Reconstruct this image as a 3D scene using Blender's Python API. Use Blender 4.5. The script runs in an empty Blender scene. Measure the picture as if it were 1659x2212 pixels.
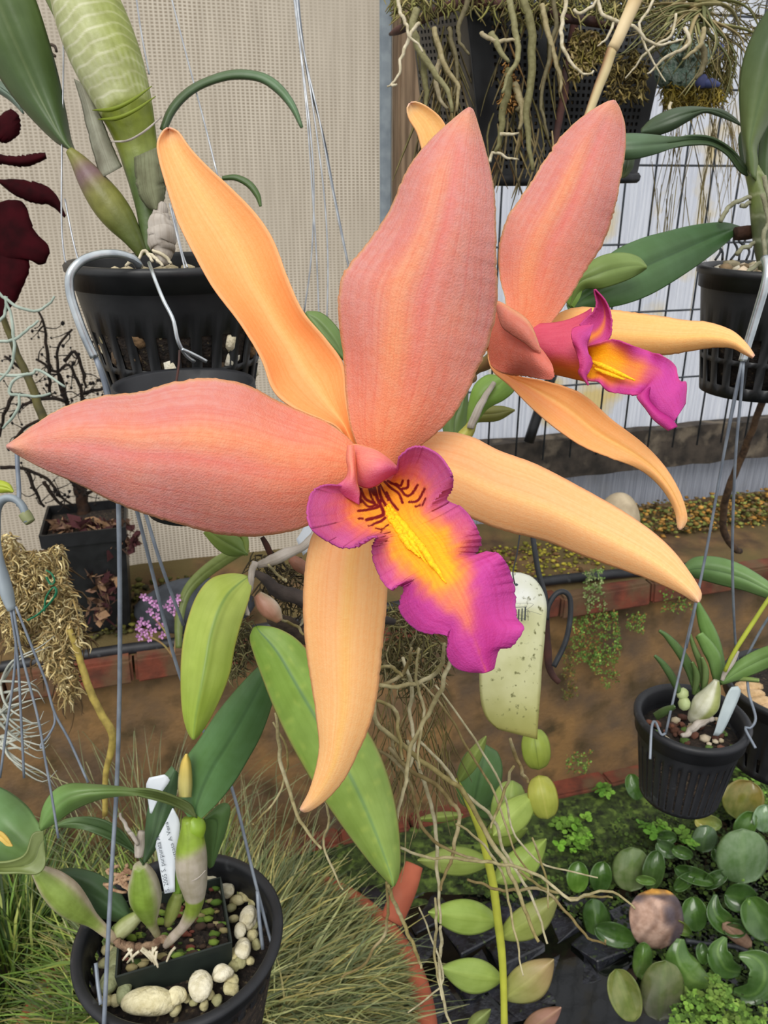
import bpy, math, random
import numpy as np
from mathutils import Vector, Matrix

# ------------------------------------------------------------------ camera, world, light, exposure
SC = bpy.context.scene
CXP, CYP, FPX = 829.5, 1106.0, 1700.0            # frame 1659 x 2212
PITCH = math.radians(22.5)
CAM = np.array([0.0, 0.0, 1.45])
FW = np.array([0.0, math.cos(PITCH), -math.sin(PITCH)])
UP = np.array([0.0, math.sin(PITCH), math.cos(PITCH)])
RT = np.array([1.0, 0.0, 0.0])
cd = bpy.data.cameras.new('camera'); cam = bpy.data.objects.new('camera', cd)
SC.collection.objects.link(cam); SC.camera = cam
cam.location = CAM; cam.rotation_euler = (math.radians(90) - PITCH, 0, 0)
cd.sensor_fit = 'VERTICAL'; cd.sensor_height = 24.0; cd.lens = 24.0 * FPX / 2212.0
cd.clip_start = 0.01; cd.clip_end = 60
cd.dof.use_dof = True; cd.dof.focus_distance = 0.27; cd.dof.aperture_fstop = cd.lens / 0.6

SC.view_settings.view_transform = 'Standard'
SC.view_settings.look = 'None'
SC.view_settings.exposure = 0.0
SC.view_settings.gamma = 1.0
SC.view_settings.use_curve_mapping = False

W = bpy.data.worlds.new('overcast_sky'); SC.world = W; W.use_nodes = True
nt = W.node_tree; nt.nodes.clear()
wo = nt.nodes.new('ShaderNodeOutputWorld'); bg = nt.nodes.new('ShaderNodeBackground')
tc = nt.nodes.new('ShaderNodeTexCoord'); sx = nt.nodes.new('ShaderNodeSeparateXYZ')
cr_ = nt.nodes.new('ShaderNodeValToRGB')
nt.links.new(tc.outputs['Generated'], sx.inputs[0]); nt.links.new(sx.outputs['Z'], cr_.inputs[0])
cr_.color_ramp.elements[0].position = 0.0; cr_.color_ramp.elements[0].color = (0.66, 0.67, 0.68, 1)
cr_.color_ramp.elements[1].position = 1.0; cr_.color_ramp.elements[1].color = (1.0, 1.0, 1.0, 1)
nt.links.new(cr_.outputs[0], bg.inputs[0]); bg.inputs[1].default_value = 1.24
nt.links.new(bg.outputs[0], wo.inputs[0])
sl = bpy.data.lights.new('sun_through_roof', 'SUN'); so = bpy.data.objects.new('sun_through_roof', sl)
SC.collection.objects.link(so); sl.energy = 2.1; sl.angle = math.radians(35); sl.color = (1.0, 0.97, 0.92)
so.rotation_euler = (math.radians(38), math.radians(-14), 0)

# ------------------------------------------------------------------ helpers
rng = np.random.RandomState(7)
def ray(x, y): return FW + RT * ((x - CXP) / FPX) - UP * ((y - CYP) / FPX)
def P(x, y, d): return CAM + d * ray(x, y)
def PP(pts, d):
    """pixel polyline with one depth, a depth list, or per-point depth -> world points"""
    pts = np.asarray(pts, float)
    if pts.shape[1] == 3: return np.array([P(*p) for p in pts])
    n = len(pts)
    dd = np.interp(np.linspace(0, 1, n), np.linspace(0, 1, len(np.atleast_1d(d))), np.atleast_1d(d))
    return np.array([P(p[0], p[1], q) for p, q in zip(pts, dd)])
def proj(p):
    v = np.asarray(p) - CAM; d = v @ FW
    return CXP + FPX * (v @ RT) / d, CYP - FPX * (v @ UP) / d, d
YAW = math.radians(16)
WE = np.array([math.cos(YAW), math.sin(YAW), 0.0]); WN = np.array([math.sin(YAW), -math.cos(YAW), 0.0])
WO = np.array([0.0, 1.6, 0.0])
def wp(s, off, z): return WO + WE * s + WN * off + np.array([0, 0, z])
def hit(x, y, off):                               # pixel ray on the plane `off` metres in front of the wall
    r = ray(x, y); t = (off - (CAM - WO) @ WN) / (r @ WN); return CAM + r * t
def hitz(x, y, z):
    r = ray(x, y); return CAM + r * ((z - CAM[2]) / r[2])
def woff(p): return float((np.asarray(p) - WO) @ WN)
def ws(p): return float((np.asarray(p) - WO) @ WE)
def lin(c):
    c = np.asarray(c, float) / 255.0
    return np.where(c <= 0.04045, c / 12.92, ((c + 0.055) / 1.055) ** 2.4)
def sstep(a, b, x):
    t = np.clip((x - a) / (b - a), 0, 1); return t * t * (3 - 2 * t)
def mixc(a, b, t):
    t = np.asarray(t)[..., None]; return np.asarray(a, float) * (1 - t) + np.asarray(b, float) * t
def crs(pts, n):
    """Catmull-Rom through points, n samples evenly spaced in arc length"""
    p = np.asarray(pts, float)
    if len(p) == 2: return p[0] + np.linspace(0, 1, n)[:, None] * (p[1] - p[0])
    q = np.vstack([2 * p[0] - p[1], p, 2 * p[-1] - p[-2]]); out = []
    for i in range(1, len(q) - 2):
        t = np.linspace(0, 1, 14, endpoint=False)[:, None]
        a, b, c, d = q[i - 1], q[i], q[i + 1], q[i + 2]
        out.append(0.5 * (2 * b + (c - a) * t + (2 * a - 5 * b + 4 * c - d) * t ** 2 + (3 * b - a - 3 * c + d) * t ** 3))
    o = np.vstack(out + [p[-1:]]); s = np.r_[0, np.cumsum(np.linalg.norm(np.diff(o[:, :3], axis=0), axis=1))]
    x = np.linspace(0, s[-1], n)
    return np.stack([np.interp(x, s, o[:, k]) for k in range(o.shape[1])], 1)
def crp(pts, n):
    """Catmull-Rom, samples evenly spaced in the control index (keeps rows paired)"""
    p = np.asarray(pts, float)
    if p.ndim == 1: p = p[:, None]
    if len(p) == 1: return np.repeat(p, n, 0)
    q = np.vstack([2 * p[0] - p[1], p, 2 * p[-1] - p[-2]]); m = len(p) - 1
    x = np.linspace(0, m, n); i = np.minimum(x.astype(int), m - 1); t = (x - i)[:, None]
    a, b, c, d = q[i], q[i + 1], q[i + 2], q[i + 3]
    return 0.5 * (2 * b + (c - a) * t + (2 * a - 5 * b + 4 * c - d) * t ** 2 + (3 * b - a - 3 * c + d) * t ** 3)

ORG = {}
class MB:
    def __init__(s): s.v = []; s.f = []; s.c = []; s.uv = []; s.n = 0
    def add(s, v, f, c=None, uv=None):
        v = np.asarray(v, float); s.v.append(v)
        s.f.extend([tuple(int(k) + s.n for k in q) for q in f])
        s.c.append(np.ones((len(v), 3)) if c is None else np.broadcast_to(np.asarray(c, float), (len(v), 3)))
        s.uv.append(np.zeros((len(v), 2)) if uv is None else uv); s.n += len(v); return s
    def build(s, name, m, parent=None, smooth=True, kind=None, label=None):
        base = np.array(ORG.get(parent.name, (0.0, 0.0, 0.0))) if parent is not None else np.zeros(3)
        v = np.vstack(s.v) - base
        me = bpy.data.meshes.new(name); me.from_pydata(v.tolist(), [], s.f)
        ca = me.color_attributes.new('Col', 'FLOAT_COLOR', 'POINT')
        c = np.ones((len(v), 4), np.float32); c[:, :3] = np.vstack(s.c); ca.data.foreach_set('color', c.ravel())
        ul = me.uv_layers.new(name='UVMap'); li = np.empty(len(me.loops), np.int32); me.loops.foreach_get('vertex_index', li)
        ul.data.foreach_set('uv', np.vstack(s.uv)[li].astype(np.float32).ravel())
        if smooth: me.polygons.foreach_set('use_smooth', [True] * len(me.polygons))
        me.materials.append(m); me.update()
        o = bpy.data.objects.new(name, me); SC.collection.objects.link(o)
        if parent is not None: o.parent = parent; ORG[o.name] = tuple(base)
        if kind: o['kind'] = kind
        if label: o['label'] = label
        return o
def thing(name, label, cat, loc, group=None):
    o = bpy.data.objects.new(name, None); SC.collection.objects.link(o)
    o.location = [float(k) for k in loc]; o.empty_display_size = 0.02; ORG[o.name] = tuple(float(k) for k in loc)
    return tag(o, label, cat, group)
def tag(o, label, cat, group=None):
    o['label'] = label; o['category'] = cat
    if group: o['group'] = group
    return o

def grid_faces(nr, nc, off=0, flip=False, wrap=False):
    f = []
    for i in range(nr - 1):
        for j in range(nc if wrap else nc - 1):
            a = off + i * nc + j; b = off + i * nc + (j + 1) % nc
            q = (a, b, b + nc, a + nc); f.append(q[::-1] if flip else q)
    return f
def slab(mb, G, th, c=None, uv=None, mask=None):
    """thicken a grid of points G (nr,nc,3) into a closed sheet"""
    nr, nc = G.shape[:2]
    du = np.gradient(G, axis=1); dv = np.gradient(G, axis=0); n = np.cross(du, dv)
    n /= np.maximum(np.linalg.norm(n, axis=2, keepdims=True), 1e-12)
    n = np.nan_to_num(n)
    A = (G + n * th / 2).reshape(-1, 3); B = (G - n * th / 2).reshape(-1, 3); N = nr * nc
    f = []
    keep = lambda i, j: 0 <= i < nr - 1 and 0 <= j < nc - 1 and (mask is None or mask[i, j])
    for i in range(nr - 1):
        for j in range(nc - 1):
            if not keep(i, j): continue
            a = i * nc + j; b = a + 1; d = a + nc; e = d + 1
            f.append((a, b, e, d)); f.append((N + d, N + e, N + b, N + a))
            if not keep(i - 1, j): f.append((b, a, N + a, N + b))
            if not keep(i + 1, j): f.append((d, e, N + e, N + d))
            if not keep(i, j - 1): f.append((a, d, N + d, N + a))
            if not keep(i, j + 1): f.append((e, b, N + b, N + e))
    cc = None if c is None else np.vstack([c.reshape(-1, 3)] * 2); uu = None if uv is None else np.vstack([uv.reshape(-1, 2)] * 2)
    mb.add(np.vstack([A, B]), f, cc, uu)

def sheet(name, L, R, dep, m, parent, M=None, nt=48, nu=14, bow=0.0, keel=0.0, ruf=(0, 0), th=0.0006, col=None,
          paired=False, wob=0.0, label=None, twist=0.0, mb=None, jag=0.0):
    """leaf or petal between two edge lines; bow: edges nearer the lens (+) or further (-), keel: sharp mid-rib"""
    if paired: l, r = crp(L, nt), crp(R, nt)
    else: l, r = crs(L, nt), crs(R, nt)
    u = np.linspace(-1, 1, nu); t = np.linspace(0, 1, nt)
    mid = (l + r) / 2 if M is None else (crp(M, nt) if paired else crs(M, nt))
    if jag:
        j1 = rng.randn(nt, 1) * jag * np.sin(np.pi * t)[:, None]; l = l + j1; j2 = rng.randn(nt, 1) * jag * np.sin(np.pi * t)[:, None]; r = r + j2
    U = u[None, :, None]
    px = l[:, None] * (U * (U - 1) / 2) + mid[:, None] * (1 - U ** 2) + r[:, None] * (U * (U + 1) / 2)
    d = crp(dep, nt)[:, 0][:, None]
    bw = crp(bow if hasattr(bow, '__len__') else [bow, bow], nt)[:, 0][:, None]
    uu = u[None]; e = np.abs(uu)
    D = d - bw * e ** 2 - keel * (1 - np.exp(-(e * 5) ** 2)) * 1.0 * np.sin(np.pi * np.clip(t, .03, .97))[:, None] + twist * uu
    if ruf[0]: D = D + ruf[0] * e ** 3 * np.sin(ruf[1] * 6.283 * t[:, None] + uu * 2.1) * np.sin(np.pi * t)[:, None]
    if wob: D = D + wob * np.sin(t[:, None] * 9 + uu * 2.0)
    G = CAM + D[..., None] * (FW + RT * ((px[..., 0:1] - CXP) / FPX) - UP * ((px[..., 1:2] - CYP) / FPX))
    T = np.repeat(t[:, None], nu, 1); UU = np.repeat(uu, nt, 0)
    c = None if col is None else lin(np.clip(col(UU, T, px[..., 0], px[..., 1]), 0, 255))
    uv = np.stack([UU * .5 + .5, T], -1); b = mb or MB()
    slab(b, G, th, c, uv)
    return b if mb is not None else b.build(name, m, parent, label=label)
def ribbon(pts, w):
    """centre line + half widths (px) -> left and right edges"""
    p = crs(pts, 24); w = crp(w, 24)[:, :1]; g = np.gradient(p, axis=0); g /= np.linalg.norm(g, axis=1, keepdims=True) + 1e-9
    nrm = np.stack([-g[:, 1], g[:, 0]], 1); return p + nrm * w, p - nrm * w
def oval(cx, cy, rx, ry, ang, k=1.0, n=18):
    """oval leaf outline in pixels, base at -rx, tip at +rx along ang (degrees)"""
    a = math.radians(ang); s = np.linspace(-1, 1, n); h = ry * np.sqrt(np.clip(1 - np.abs(s) ** (2 * k), 0, 1))
    ux, uy = math.cos(a), math.sin(a)
    f = lambda sg: np.stack([cx + s * rx * ux - sg * h * uy, cy + s * rx * uy + sg * h * ux], 1)
    return f(1), f(-1)
def blade(b, t, w, n=16, bend=0.0, k=.75):
    """pointed leaf outline from base b to tip t, half width w"""
    b = np.array(b, float); t = np.array(t, float); s = np.linspace(0, 1, n)[:, None]; d = t - b; nn = np.array([-d[1], d[0]]) / (np.linalg.norm(d) + 1e-9)
    c = b + d * s + nn * (bend * np.sin(np.pi * s)); h = w * np.sin(np.pi * s ** k) ** .85 + .6 * (1 - s)
    return c + nn * h, c - nn * h

def tube(mb, pts, rad, n=None, sides=7, c=None, wob=0.0, flat=1.0, cap=True, colf=None):
    """pts in world space; rad metres (one or a list)"""
    pts = np.asarray(pts, float); n = n or max(4, len(pts) * 4)
    p = crs(pts, n); r = crp(np.atleast_1d(rad).astype(float) if np.ndim(rad) else [rad, rad], n)[:, 0]
    r = np.maximum(r, 1e-5)
    if wob: w = rng.randn(n, 3) * wob; w = (w + np.roll(w, 1, 0)) / 2; w[0] = 0; p = p + w
    g = np.gradient(p, axis=0); g /= np.linalg.norm(g, axis=1, keepdims=True) + 1e-12
    x = np.cross(g[0], [0.3, 0.5, 0.81]); x /= np.linalg.norm(x) + 1e-9; X = []
    for i in range(n):
        x = x - g[i] * (x @ g[i]); x /= np.linalg.norm(x) + 1e-12; X.append(x)
    X = np.array(X); Y = np.cross(g, X); a = np.linspace(0, 2 * math.pi, sides, endpoint=False)
    V = p[:, None] + r[:, None, None] * (np.cos(a)[None, :, None] * X[:, None] + flat * np.sin(a)[None, :, None] * Y[:, None])
    f = grid_faces(n, sides, wrap=True, flip=True); V = V.reshape(-1, 3)
    if cap: f.append(tuple(range(sides))); f.append(tuple((n - 1) * sides + k for k in range(sides))[::-1])
    cv = CAM - p; ac = np.arctan2((cv * Y).sum(1), (cv * X).sum(1))          # angle of the side that faces the lens
    if colf is not None: c = lin(np.clip(colf(np.repeat(np.linspace(0, 1, n), sides), np.tile(a, n) - np.repeat(ac, sides)), 0, 255))
    uv = np.stack([np.tile(a / 6.283, n), np.repeat(np.linspace(0, 1, n), sides)], 1)
    mb.add(V, f, c, uv); return mb
def ptube(name, pts, d, rpx, m, parent, sides=7, wob=0.0, label=None, colf=None, n=None, flat=1.0):
    """tube along a pixel polyline at depth d, radius in px"""
    w = PP(pts, d); dd = np.mean(np.atleast_1d(d)) if len(pts[0]) == 2 else np.mean([p[2] for p in pts])
    r = np.atleast_1d(rpx).astype(float) * dd / FPX
    return tube(MB(), w, r if len(r) > 1 else float(r[0]), sides=sides, wob=wob, colf=colf, n=n, flat=flat).build(name, m, parent, label=label)

def blob(mb, c, r, seed=0, sub=2, rough=.18, col=None, flat=1.0):
    """irregular stone"""
    import bmesh
    bm = bmesh.new(); bmesh.ops.create_icosphere(bm, subdivisions=sub, radius=1.0)
    v = np.array([q.co[:] for q in bm.verts]); f = [tuple(q.index for q in g.verts) for g in bm.faces]; bm.free()
    rs = np.random.RandomState(seed); k = rs.randn(4, 3) * 1.6; ph = rs.rand(4) * 6
    s = 1 + rough * sum(np.sin(v @ k[i] + ph[i]) for i in range(4)) / 2
    v = v * s[:, None] * np.asarray(r) + np.asarray(c); mb.add(v, f, col); return mb
def box(mb, o, ax, ay, az, col=None, jit=0.0, rs=None):
    """box from corner o spanned by three vectors"""
    o, ax, ay, az = map(np.asarray, (o, ax, ay, az))
    v = np.array([o, o + ax, o + ax + ay, o + ay, o + az, o + ax + az, o + ax + ay + az, o + ay + az])
    if jit: v = v + (rs or rng).randn(8, 3) * jit
    mb.add(v, [(0, 3, 2, 1), (4, 5, 6, 7), (0, 1, 5, 4), (1, 2, 6, 5), (2, 3, 7, 6), (3, 0, 4, 7)], col); return mb
def bevel(o, w=.002, seg=2):
    import bmesh
    bm = bmesh.new(); bm.from_mesh(o.data); bmesh.ops.bevel(bm, geom=list(bm.edges), offset=w, segments=seg, affect='EDGES', clamp_overlap=True)
    bm.to_mesh(o.data); bm.free(); return o
def lathe(mb, c, prof, n=64, axis=None, col=None):
    """profile [(r,z)] around the vertical through c"""
    a = np.linspace(0, 2 * math.pi, n, endpoint=False); prof = np.asarray(prof, float)
    V = np.stack([prof[:, 0:1] * np.cos(a), prof[:, 0:1] * np.sin(a), np.repeat(prof[:, 1:2], n, 1)], -1)
    if axis is not None: V = V @ np.asarray(axis).T
    mb.add((V + np.asarray(c)).reshape(-1, 3), grid_faces(len(prof), n, wrap=True), col); return mb
def tilt(ax, ay): return np.array(Matrix.Rotation(ax, 3, 'X') @ Matrix.Rotation(ay, 3, 'Y'))
def net_pot(c, rt, rb, h, m, parent, nslot=30, rows=((.42, .62), (.66, .9)), rim=.005, T=None, duty=.5, zpow=1.0):
    """slotted plastic pot: rim centre c, slots cut through the wall"""
    n = nslot * 4; zs = sorted(set([0, .04, .12, .25, 1.0] + [k for r_ in rows for k in r_])); T = np.eye(3) if T is None else T
    a = np.linspace(0, 2 * math.pi, n + 1); G = np.zeros((len(zs), n + 1, 3))
    for i, z in enumerate(zs):
        r = rt + (rb - rt) * z; G[i, :, 0] = r * np.cos(a); G[i, :, 1] = r * np.sin(a); G[i, :, 2] = -h * z
    mask = np.ones((len(zs) - 1, n), bool)
    for i in range(len(zs) - 1):
        zc = (zs[i] + zs[i + 1]) / 2
        if any(r0 < zc < r1 for r0, r1 in rows): mask[i, np.arange(n) % 4 >= 4 - int(round(duty * 4))] = False
    b = MB(); G = G @ T.T + c; slab(b, G, .0016, mask=mask)
    o = b.build('pot', m, parent)
    b = MB(); w = rim
    lathe(b, c, [(rt - .001, -.012), (rt + .001, -.012), (rt + .0015, -.004), (rt + w * .55, -.003), (rt + w * .6, 0), (rt + w * .3, .0015), (rt - .001, .0015), (rt - .003, -.001), (rt - .003, -.012)], 72, T)
    b.build('rim', m, parent)
    b = MB(); lathe(b, c, [(rb, -h * .985), (rb * .6, -h * .985), (rb * .6, -h), (rb, -h)], 48, T); b.build('base', m, parent)
    return o

# ------------------------------------------------------------------ materials
def mat(name, c1, c2=None, rough=.55, scale=60, bump=.15, trans=0.0, metal=0.0, attr=False, vein=None, spec=.4, coat=0.0,
        detail=3.0, contrast=(.35, .65), bscale=None, tcol=None, stretch=None, c3=None, s3=8.0, k3=(.5, .6)):
    m = bpy.data.materials.new(name); m.use_nodes = True; t = m.node_tree; N = t.nodes; K = t.links; N.clear()
    out = N.new('ShaderNodeOutputMaterial'); b = N.new('ShaderNodeBsdfPrincipled')
    co = N.new('ShaderNodeTexCoord'); src = co.outputs['Object']
    if stretch:
        mp = N.new('ShaderNodeMapping'); mp.inputs['Scale'].default_value = stretch; K.new(src, mp.inputs[0]); src = mp.outputs[0]
    no = N.new('ShaderNodeTexNoise'); no.inputs['Scale'].default_value = scale; no.inputs['Detail'].default_value = detail; K.new(src, no.inputs['Vector'])
    mr = N.new('ShaderNodeMapRange'); mr.inputs[1].default_value, mr.inputs[2].default_value = contrast; K.new(no.outputs[0], mr.inputs[0])
    mx = N.new('ShaderNodeMix'); mx.data_type = 'RGBA'; A, B = mx.inputs[6], mx.inputs[7]
    K.new(mr.outputs[0], mx.inputs[0])
    a1 = list(lin(c1)) + [1]; a2 = list(lin(c2 if c2 is not None else c1)) + [1]
    if attr:
        at = N.new('ShaderNodeAttribute'); at.attribute_name = 'Col'
        m1 = N.new('ShaderNodeMix'); m1.data_type = 'RGBA'; m1.blend_type = 'MULTIPLY'; m1.inputs[0].default_value = 1
        K.new(at.outputs['Color'], m1.inputs[6]); m1.inputs[7].default_value = a1
        m2 = N.new('ShaderNodeMix'); m2.data_type = 'RGBA'; m2.blend_type = 'MULTIPLY'; m2.inputs[0].default_value = 1
        K.new(at.outputs['Color'], m2.inputs[6]); m2.inputs[7].default_value = a2
        K.new(m1.outputs[2], A); K.new(m2.outputs[2], B)
    else: A.default_value = a1; B.default_value = a2
    colr = mx.outputs[2]
    if c3 is not None:
        n3 = N.new('ShaderNodeTexNoise'); n3.inputs['Scale'].default_value = s3; n3.inputs['Detail'].default_value = 5; K.new(co.outputs['Object'], n3.inputs['Vector'])
        r3 = N.new('ShaderNodeMapRange'); r3.inputs[1].default_value, r3.inputs[2].default_value = k3; K.new(n3.outputs[0], r3.inputs[0])
        x3 = N.new('ShaderNodeMix'); x3.data_type = 'RGBA'; K.new(r3.outputs[0], x3.inputs[0]); K.new(colr, x3.inputs[6]); x3.inputs[7].default_value = list(lin(c3)) + [1]; colr = x3.outputs[2]
    if vein:
        su, sv, cv, k = vein; uvn = N.new('ShaderNodeUVMap'); mp = N.new('ShaderNodeMapping'); mp.inputs['Scale'].default_value = (su, sv, 1)
        K.new(uvn.outputs[0], mp.inputs[0]); n2 = N.new('ShaderNodeTexNoise'); n2.inputs['Scale'].default_value = 1; n2.inputs['Detail'].default_value = 4; n2.inputs['Distortion'].default_value = .3
        K.new(mp.outputs[0], n2.inputs['Vector']); r2 = N.new('ShaderNodeMapRange'); r2.inputs[1].default_value = .44; r2.inputs[2].default_value = .66; r2.inputs[4].default_value = k; K.new(n2.outputs[0], r2.inputs[0])
        x2 = N.new('ShaderNodeMix'); x2.data_type = 'RGBA'; x2.blend_type = 'MULTIPLY'; K.new(r2.outputs[0], x2.inputs[0]); K.new(colr, x2.inputs[6]); x2.inputs[7].default_value = list(lin(cv)) + [1]; colr = x2.outputs[2]
    K.new(colr, b.inputs['Base Color']); b.inputs['Roughness'].default_value = rough; b.inputs['Metallic'].default_value = metal
    b.inputs['Specular IOR Level'].default_value = spec; b.inputs['Coat Weight'].default_value = coat; b.inputs['Coat Roughness'].default_value = .12
    if bump:
        nb = N.new('ShaderNodeTexNoise'); nb.inputs['Scale'].default_value = bscale or scale * 2.5; nb.inputs['Detail'].default_value = 4; K.new(src, nb.inputs['Vector'])
        bp = N.new('ShaderNodeBump'); bp.inputs['Strength'].default_value = bump; bp.inputs['Distance'].default_value = .002; K.new(nb.outputs[0], bp.inputs['Height']); K.new(bp.outputs[0], b.inputs['Normal'])
    sh = b.outputs[0]
    if trans:
        tr = N.new('ShaderNodeBsdfTranslucent'); K.new(colr, tr.inputs[0]); ms = N.new('ShaderNodeMixShader'); ms.inputs[0].default_value = trans
        K.new(sh, ms.inputs[1]); K.new(tr.outputs[0], ms.inputs[2]); sh = ms.outputs[0]
    K.new(sh, out.inputs[0]); return m

m_petal = mat('petal', (255, 255, 255), (255, 240, 232), rough=.62, scale=420, bump=.3, bscale=1500, trans=.16, attr=True, vein=(46, 2.6, (246, 208, 210), .5), spec=.2)
m_sepal = mat('sepal', (255, 255, 255), (255, 248, 240), rough=.55, scale=700, bump=.12, bscale=1500, trans=.16, attr=True, vein=(30, 1.6, (252, 232, 216), .6), spec=.25)
m_lip = mat('lip', (255, 255, 255), (255, 244, 246), rough=.55, scale=900, bump=.22, bscale=1700, trans=.15, attr=True, vein=(34, 3.0, (240, 200, 222), .5), spec=.25)
m_leaf = mat('orchid_leaf', (255, 255, 255), (238, 240, 226), rough=.42, scale=90, bump=.06, trans=.10, attr=True, vein=(14, 1.5, (236, 240, 226), .5), spec=.4)
m_plast = mat('black_plastic', (18, 19, 21), (30, 31, 33), rough=.42, scale=50, bump=.1, spec=.45)
m_plast2 = mat('weathered_black_plastic', (24, 25, 28), (38, 39, 43), rough=.48, scale=35, bump=.12, c3=(84, 86, 88), s3=60, k3=(.62, .8))
m_steel = mat('galvanised_wire', (206, 212, 214), (168, 176, 182), rough=.28, scale=90, bump=.05, metal=.85)
m_greywire = mat('dull_grey_wire', (138, 146, 156), (112, 120, 132), rough=.5, scale=90, bump=.05, metal=.35)
m_thin = mat('pale_wire', (186, 190, 194), (150, 154, 160), rough=.35, scale=90, bump=0, metal=.5)
m_blackwire = mat('black_wire', (34, 36, 40), (52, 55, 60), rough=.4, scale=90, bump=0)
m_gridwire = mat('dark_grid_wire', (36, 42, 48), (54, 60, 66), rough=.5, scale=90, bump=0)
m_root = mat('root', (226, 216, 190), (170, 160, 132), rough=.8, scale=120, bump=.3, attr=True)
m_wood = mat('old_wood', (68, 58, 48), (34, 29, 25), rough=.85, scale=14, bump=.6, stretch=(6, 6, 1.2), c3=(92, 86, 60), s3=14, k3=(.55, .7))
m_rail = mat('mossy_rail', (70, 62, 54), (38, 34, 30), rough=.9, scale=30, bump=.7, c3=(104, 94, 80), s3=18, k3=(.55, .68))
m_post = mat('weathered_post', (136, 114, 90), (92, 74, 56), rough=.85, scale=10, bump=.5, stretch=(14, 14, .8))
m_bark = mat('bark', (92, 78, 64), (52, 42, 36), rough=.9, scale=80, bump=.8, attr=True)
m_bulb = mat('pseudobulb', (255, 255, 255), (226, 226, 214), rough=.42, scale=120, bump=.15, attr=True, vein=(16, 1.2, (222, 222, 200), .5), trans=.05)
m_paper = mat('papery_sheath', (214, 206, 196), (176, 166, 154), rough=.8, scale=70, bump=.3, trans=.3, attr=True, vein=(24, 1, (206, 198, 188), .6))
m_terra = mat('terracotta', (178, 96, 68), (150, 76, 52), rough=.8, scale=18, bump=.25, c3=(134, 92, 74), s3=14, k3=(.55, .8))
m_brick = mat('red_brick', (122, 62, 44), (84, 48, 36), rough=.95, scale=30, bump=.9, c3=(96, 74, 52), s3=14, k3=(.46, .62), detail=6)
m_render = mat('stained_render', (142, 108, 66), (92, 76, 60), rough=.9, scale=9, bump=.7, bscale=120, c3=(74, 60, 36), s3=16, k3=(.5, .72), detail=9)
m_ledge = mat('mossy_ledge', (112, 86, 54), (72, 54, 38), rough=.95, scale=22, bump=.9, bscale=160, c3=(88, 76, 44), s3=7, k3=(.42, .6), detail=6)
m_moss = mat('moss', (255, 255, 255), (204, 210, 186), rough=.95, scale=160, bump=.8, attr=True)
m_grass = mat('grass', (255, 255, 255), (220, 226, 200), rough=.6, scale=60, bump=0, attr=True, trans=.1)
m_stone = mat('pale_pumice', (255, 252, 244), (222, 216, 196), rough=.9, scale=160, bump=.7, attr=True)
m_soil = mat('potting_mix', (52, 42, 34), (24, 20, 18), rough=.95, scale=220, bump=1.0, bscale=400, c3=(96, 84, 62), s3=240, k3=(.6, .7))
m_slate = mat('wet_slate', (40, 42, 50), (14, 15, 17), rough=.3, scale=40, bump=.9, bscale=110, spec=.55, c3=(70, 84, 44), s3=110, k3=(.62, .72))
m_gloss = mat('glossy_pond_leaf', (255, 255, 255), (214, 228, 200), rough=.22, scale=60, bump=.05, attr=True, coat=.35, vein=(12, 1.2, (222, 234, 210), .5))
m_water = mat('dark_pond_water', (8, 10, 9), (14, 15, 13), rough=.06, scale=10, bump=.12, bscale=22, spec=.6)
m_dead = mat('dead_leaf', (255, 255, 255), (214, 204, 196), rough=.85, scale=60, bump=.5, attr=True)
m_dry = mat('dry_moss', (255, 255, 255), (226, 218, 196), rough=.95, scale=90, bump=.3, attr=True)
m_white = mat('white_plastic', (226, 232, 238), (214, 222, 230), rough=.45, scale=30, bump=0, trans=.1)
m_ink = mat('ink', (70, 78, 88), rough=.6, bump=0)
m_rust = mat('rusty_steel', (84, 50, 42), (52, 36, 34), rough=.8, scale=60, bump=.4)
m_mustard = mat('mustard_card', (255, 255, 255), (232, 232, 214), rough=.6, scale=45, bump=.05, trans=.15, attr=True, c3=(112, 112, 64), s3=260, k3=(.60, .70))
m_flowerp = mat('pink_blossom', (226, 176, 220), (204, 148, 200), rough=.6, scale=200, bump=0, trans=.2)
m_burg = mat('burgundy_leaf', (58, 8, 16), (38, 6, 10), rough=.8, scale=60, bump=.1, trans=.25, spec=.08)
m_bamboo = mat('bamboo_cane', (255, 250, 240), (230, 218, 196), rough=.6, scale=30, bump=.1, attr=True)
m_tilla = mat('air_plant_leaf', (255, 252, 244), (214, 212, 192), rough=.7, scale=60, bump=.1, attr=True)
m_greyplast = mat('grey_plastic', (142, 152, 158), (120, 130, 138), rough=.45, scale=40, bump=.05)

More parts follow.
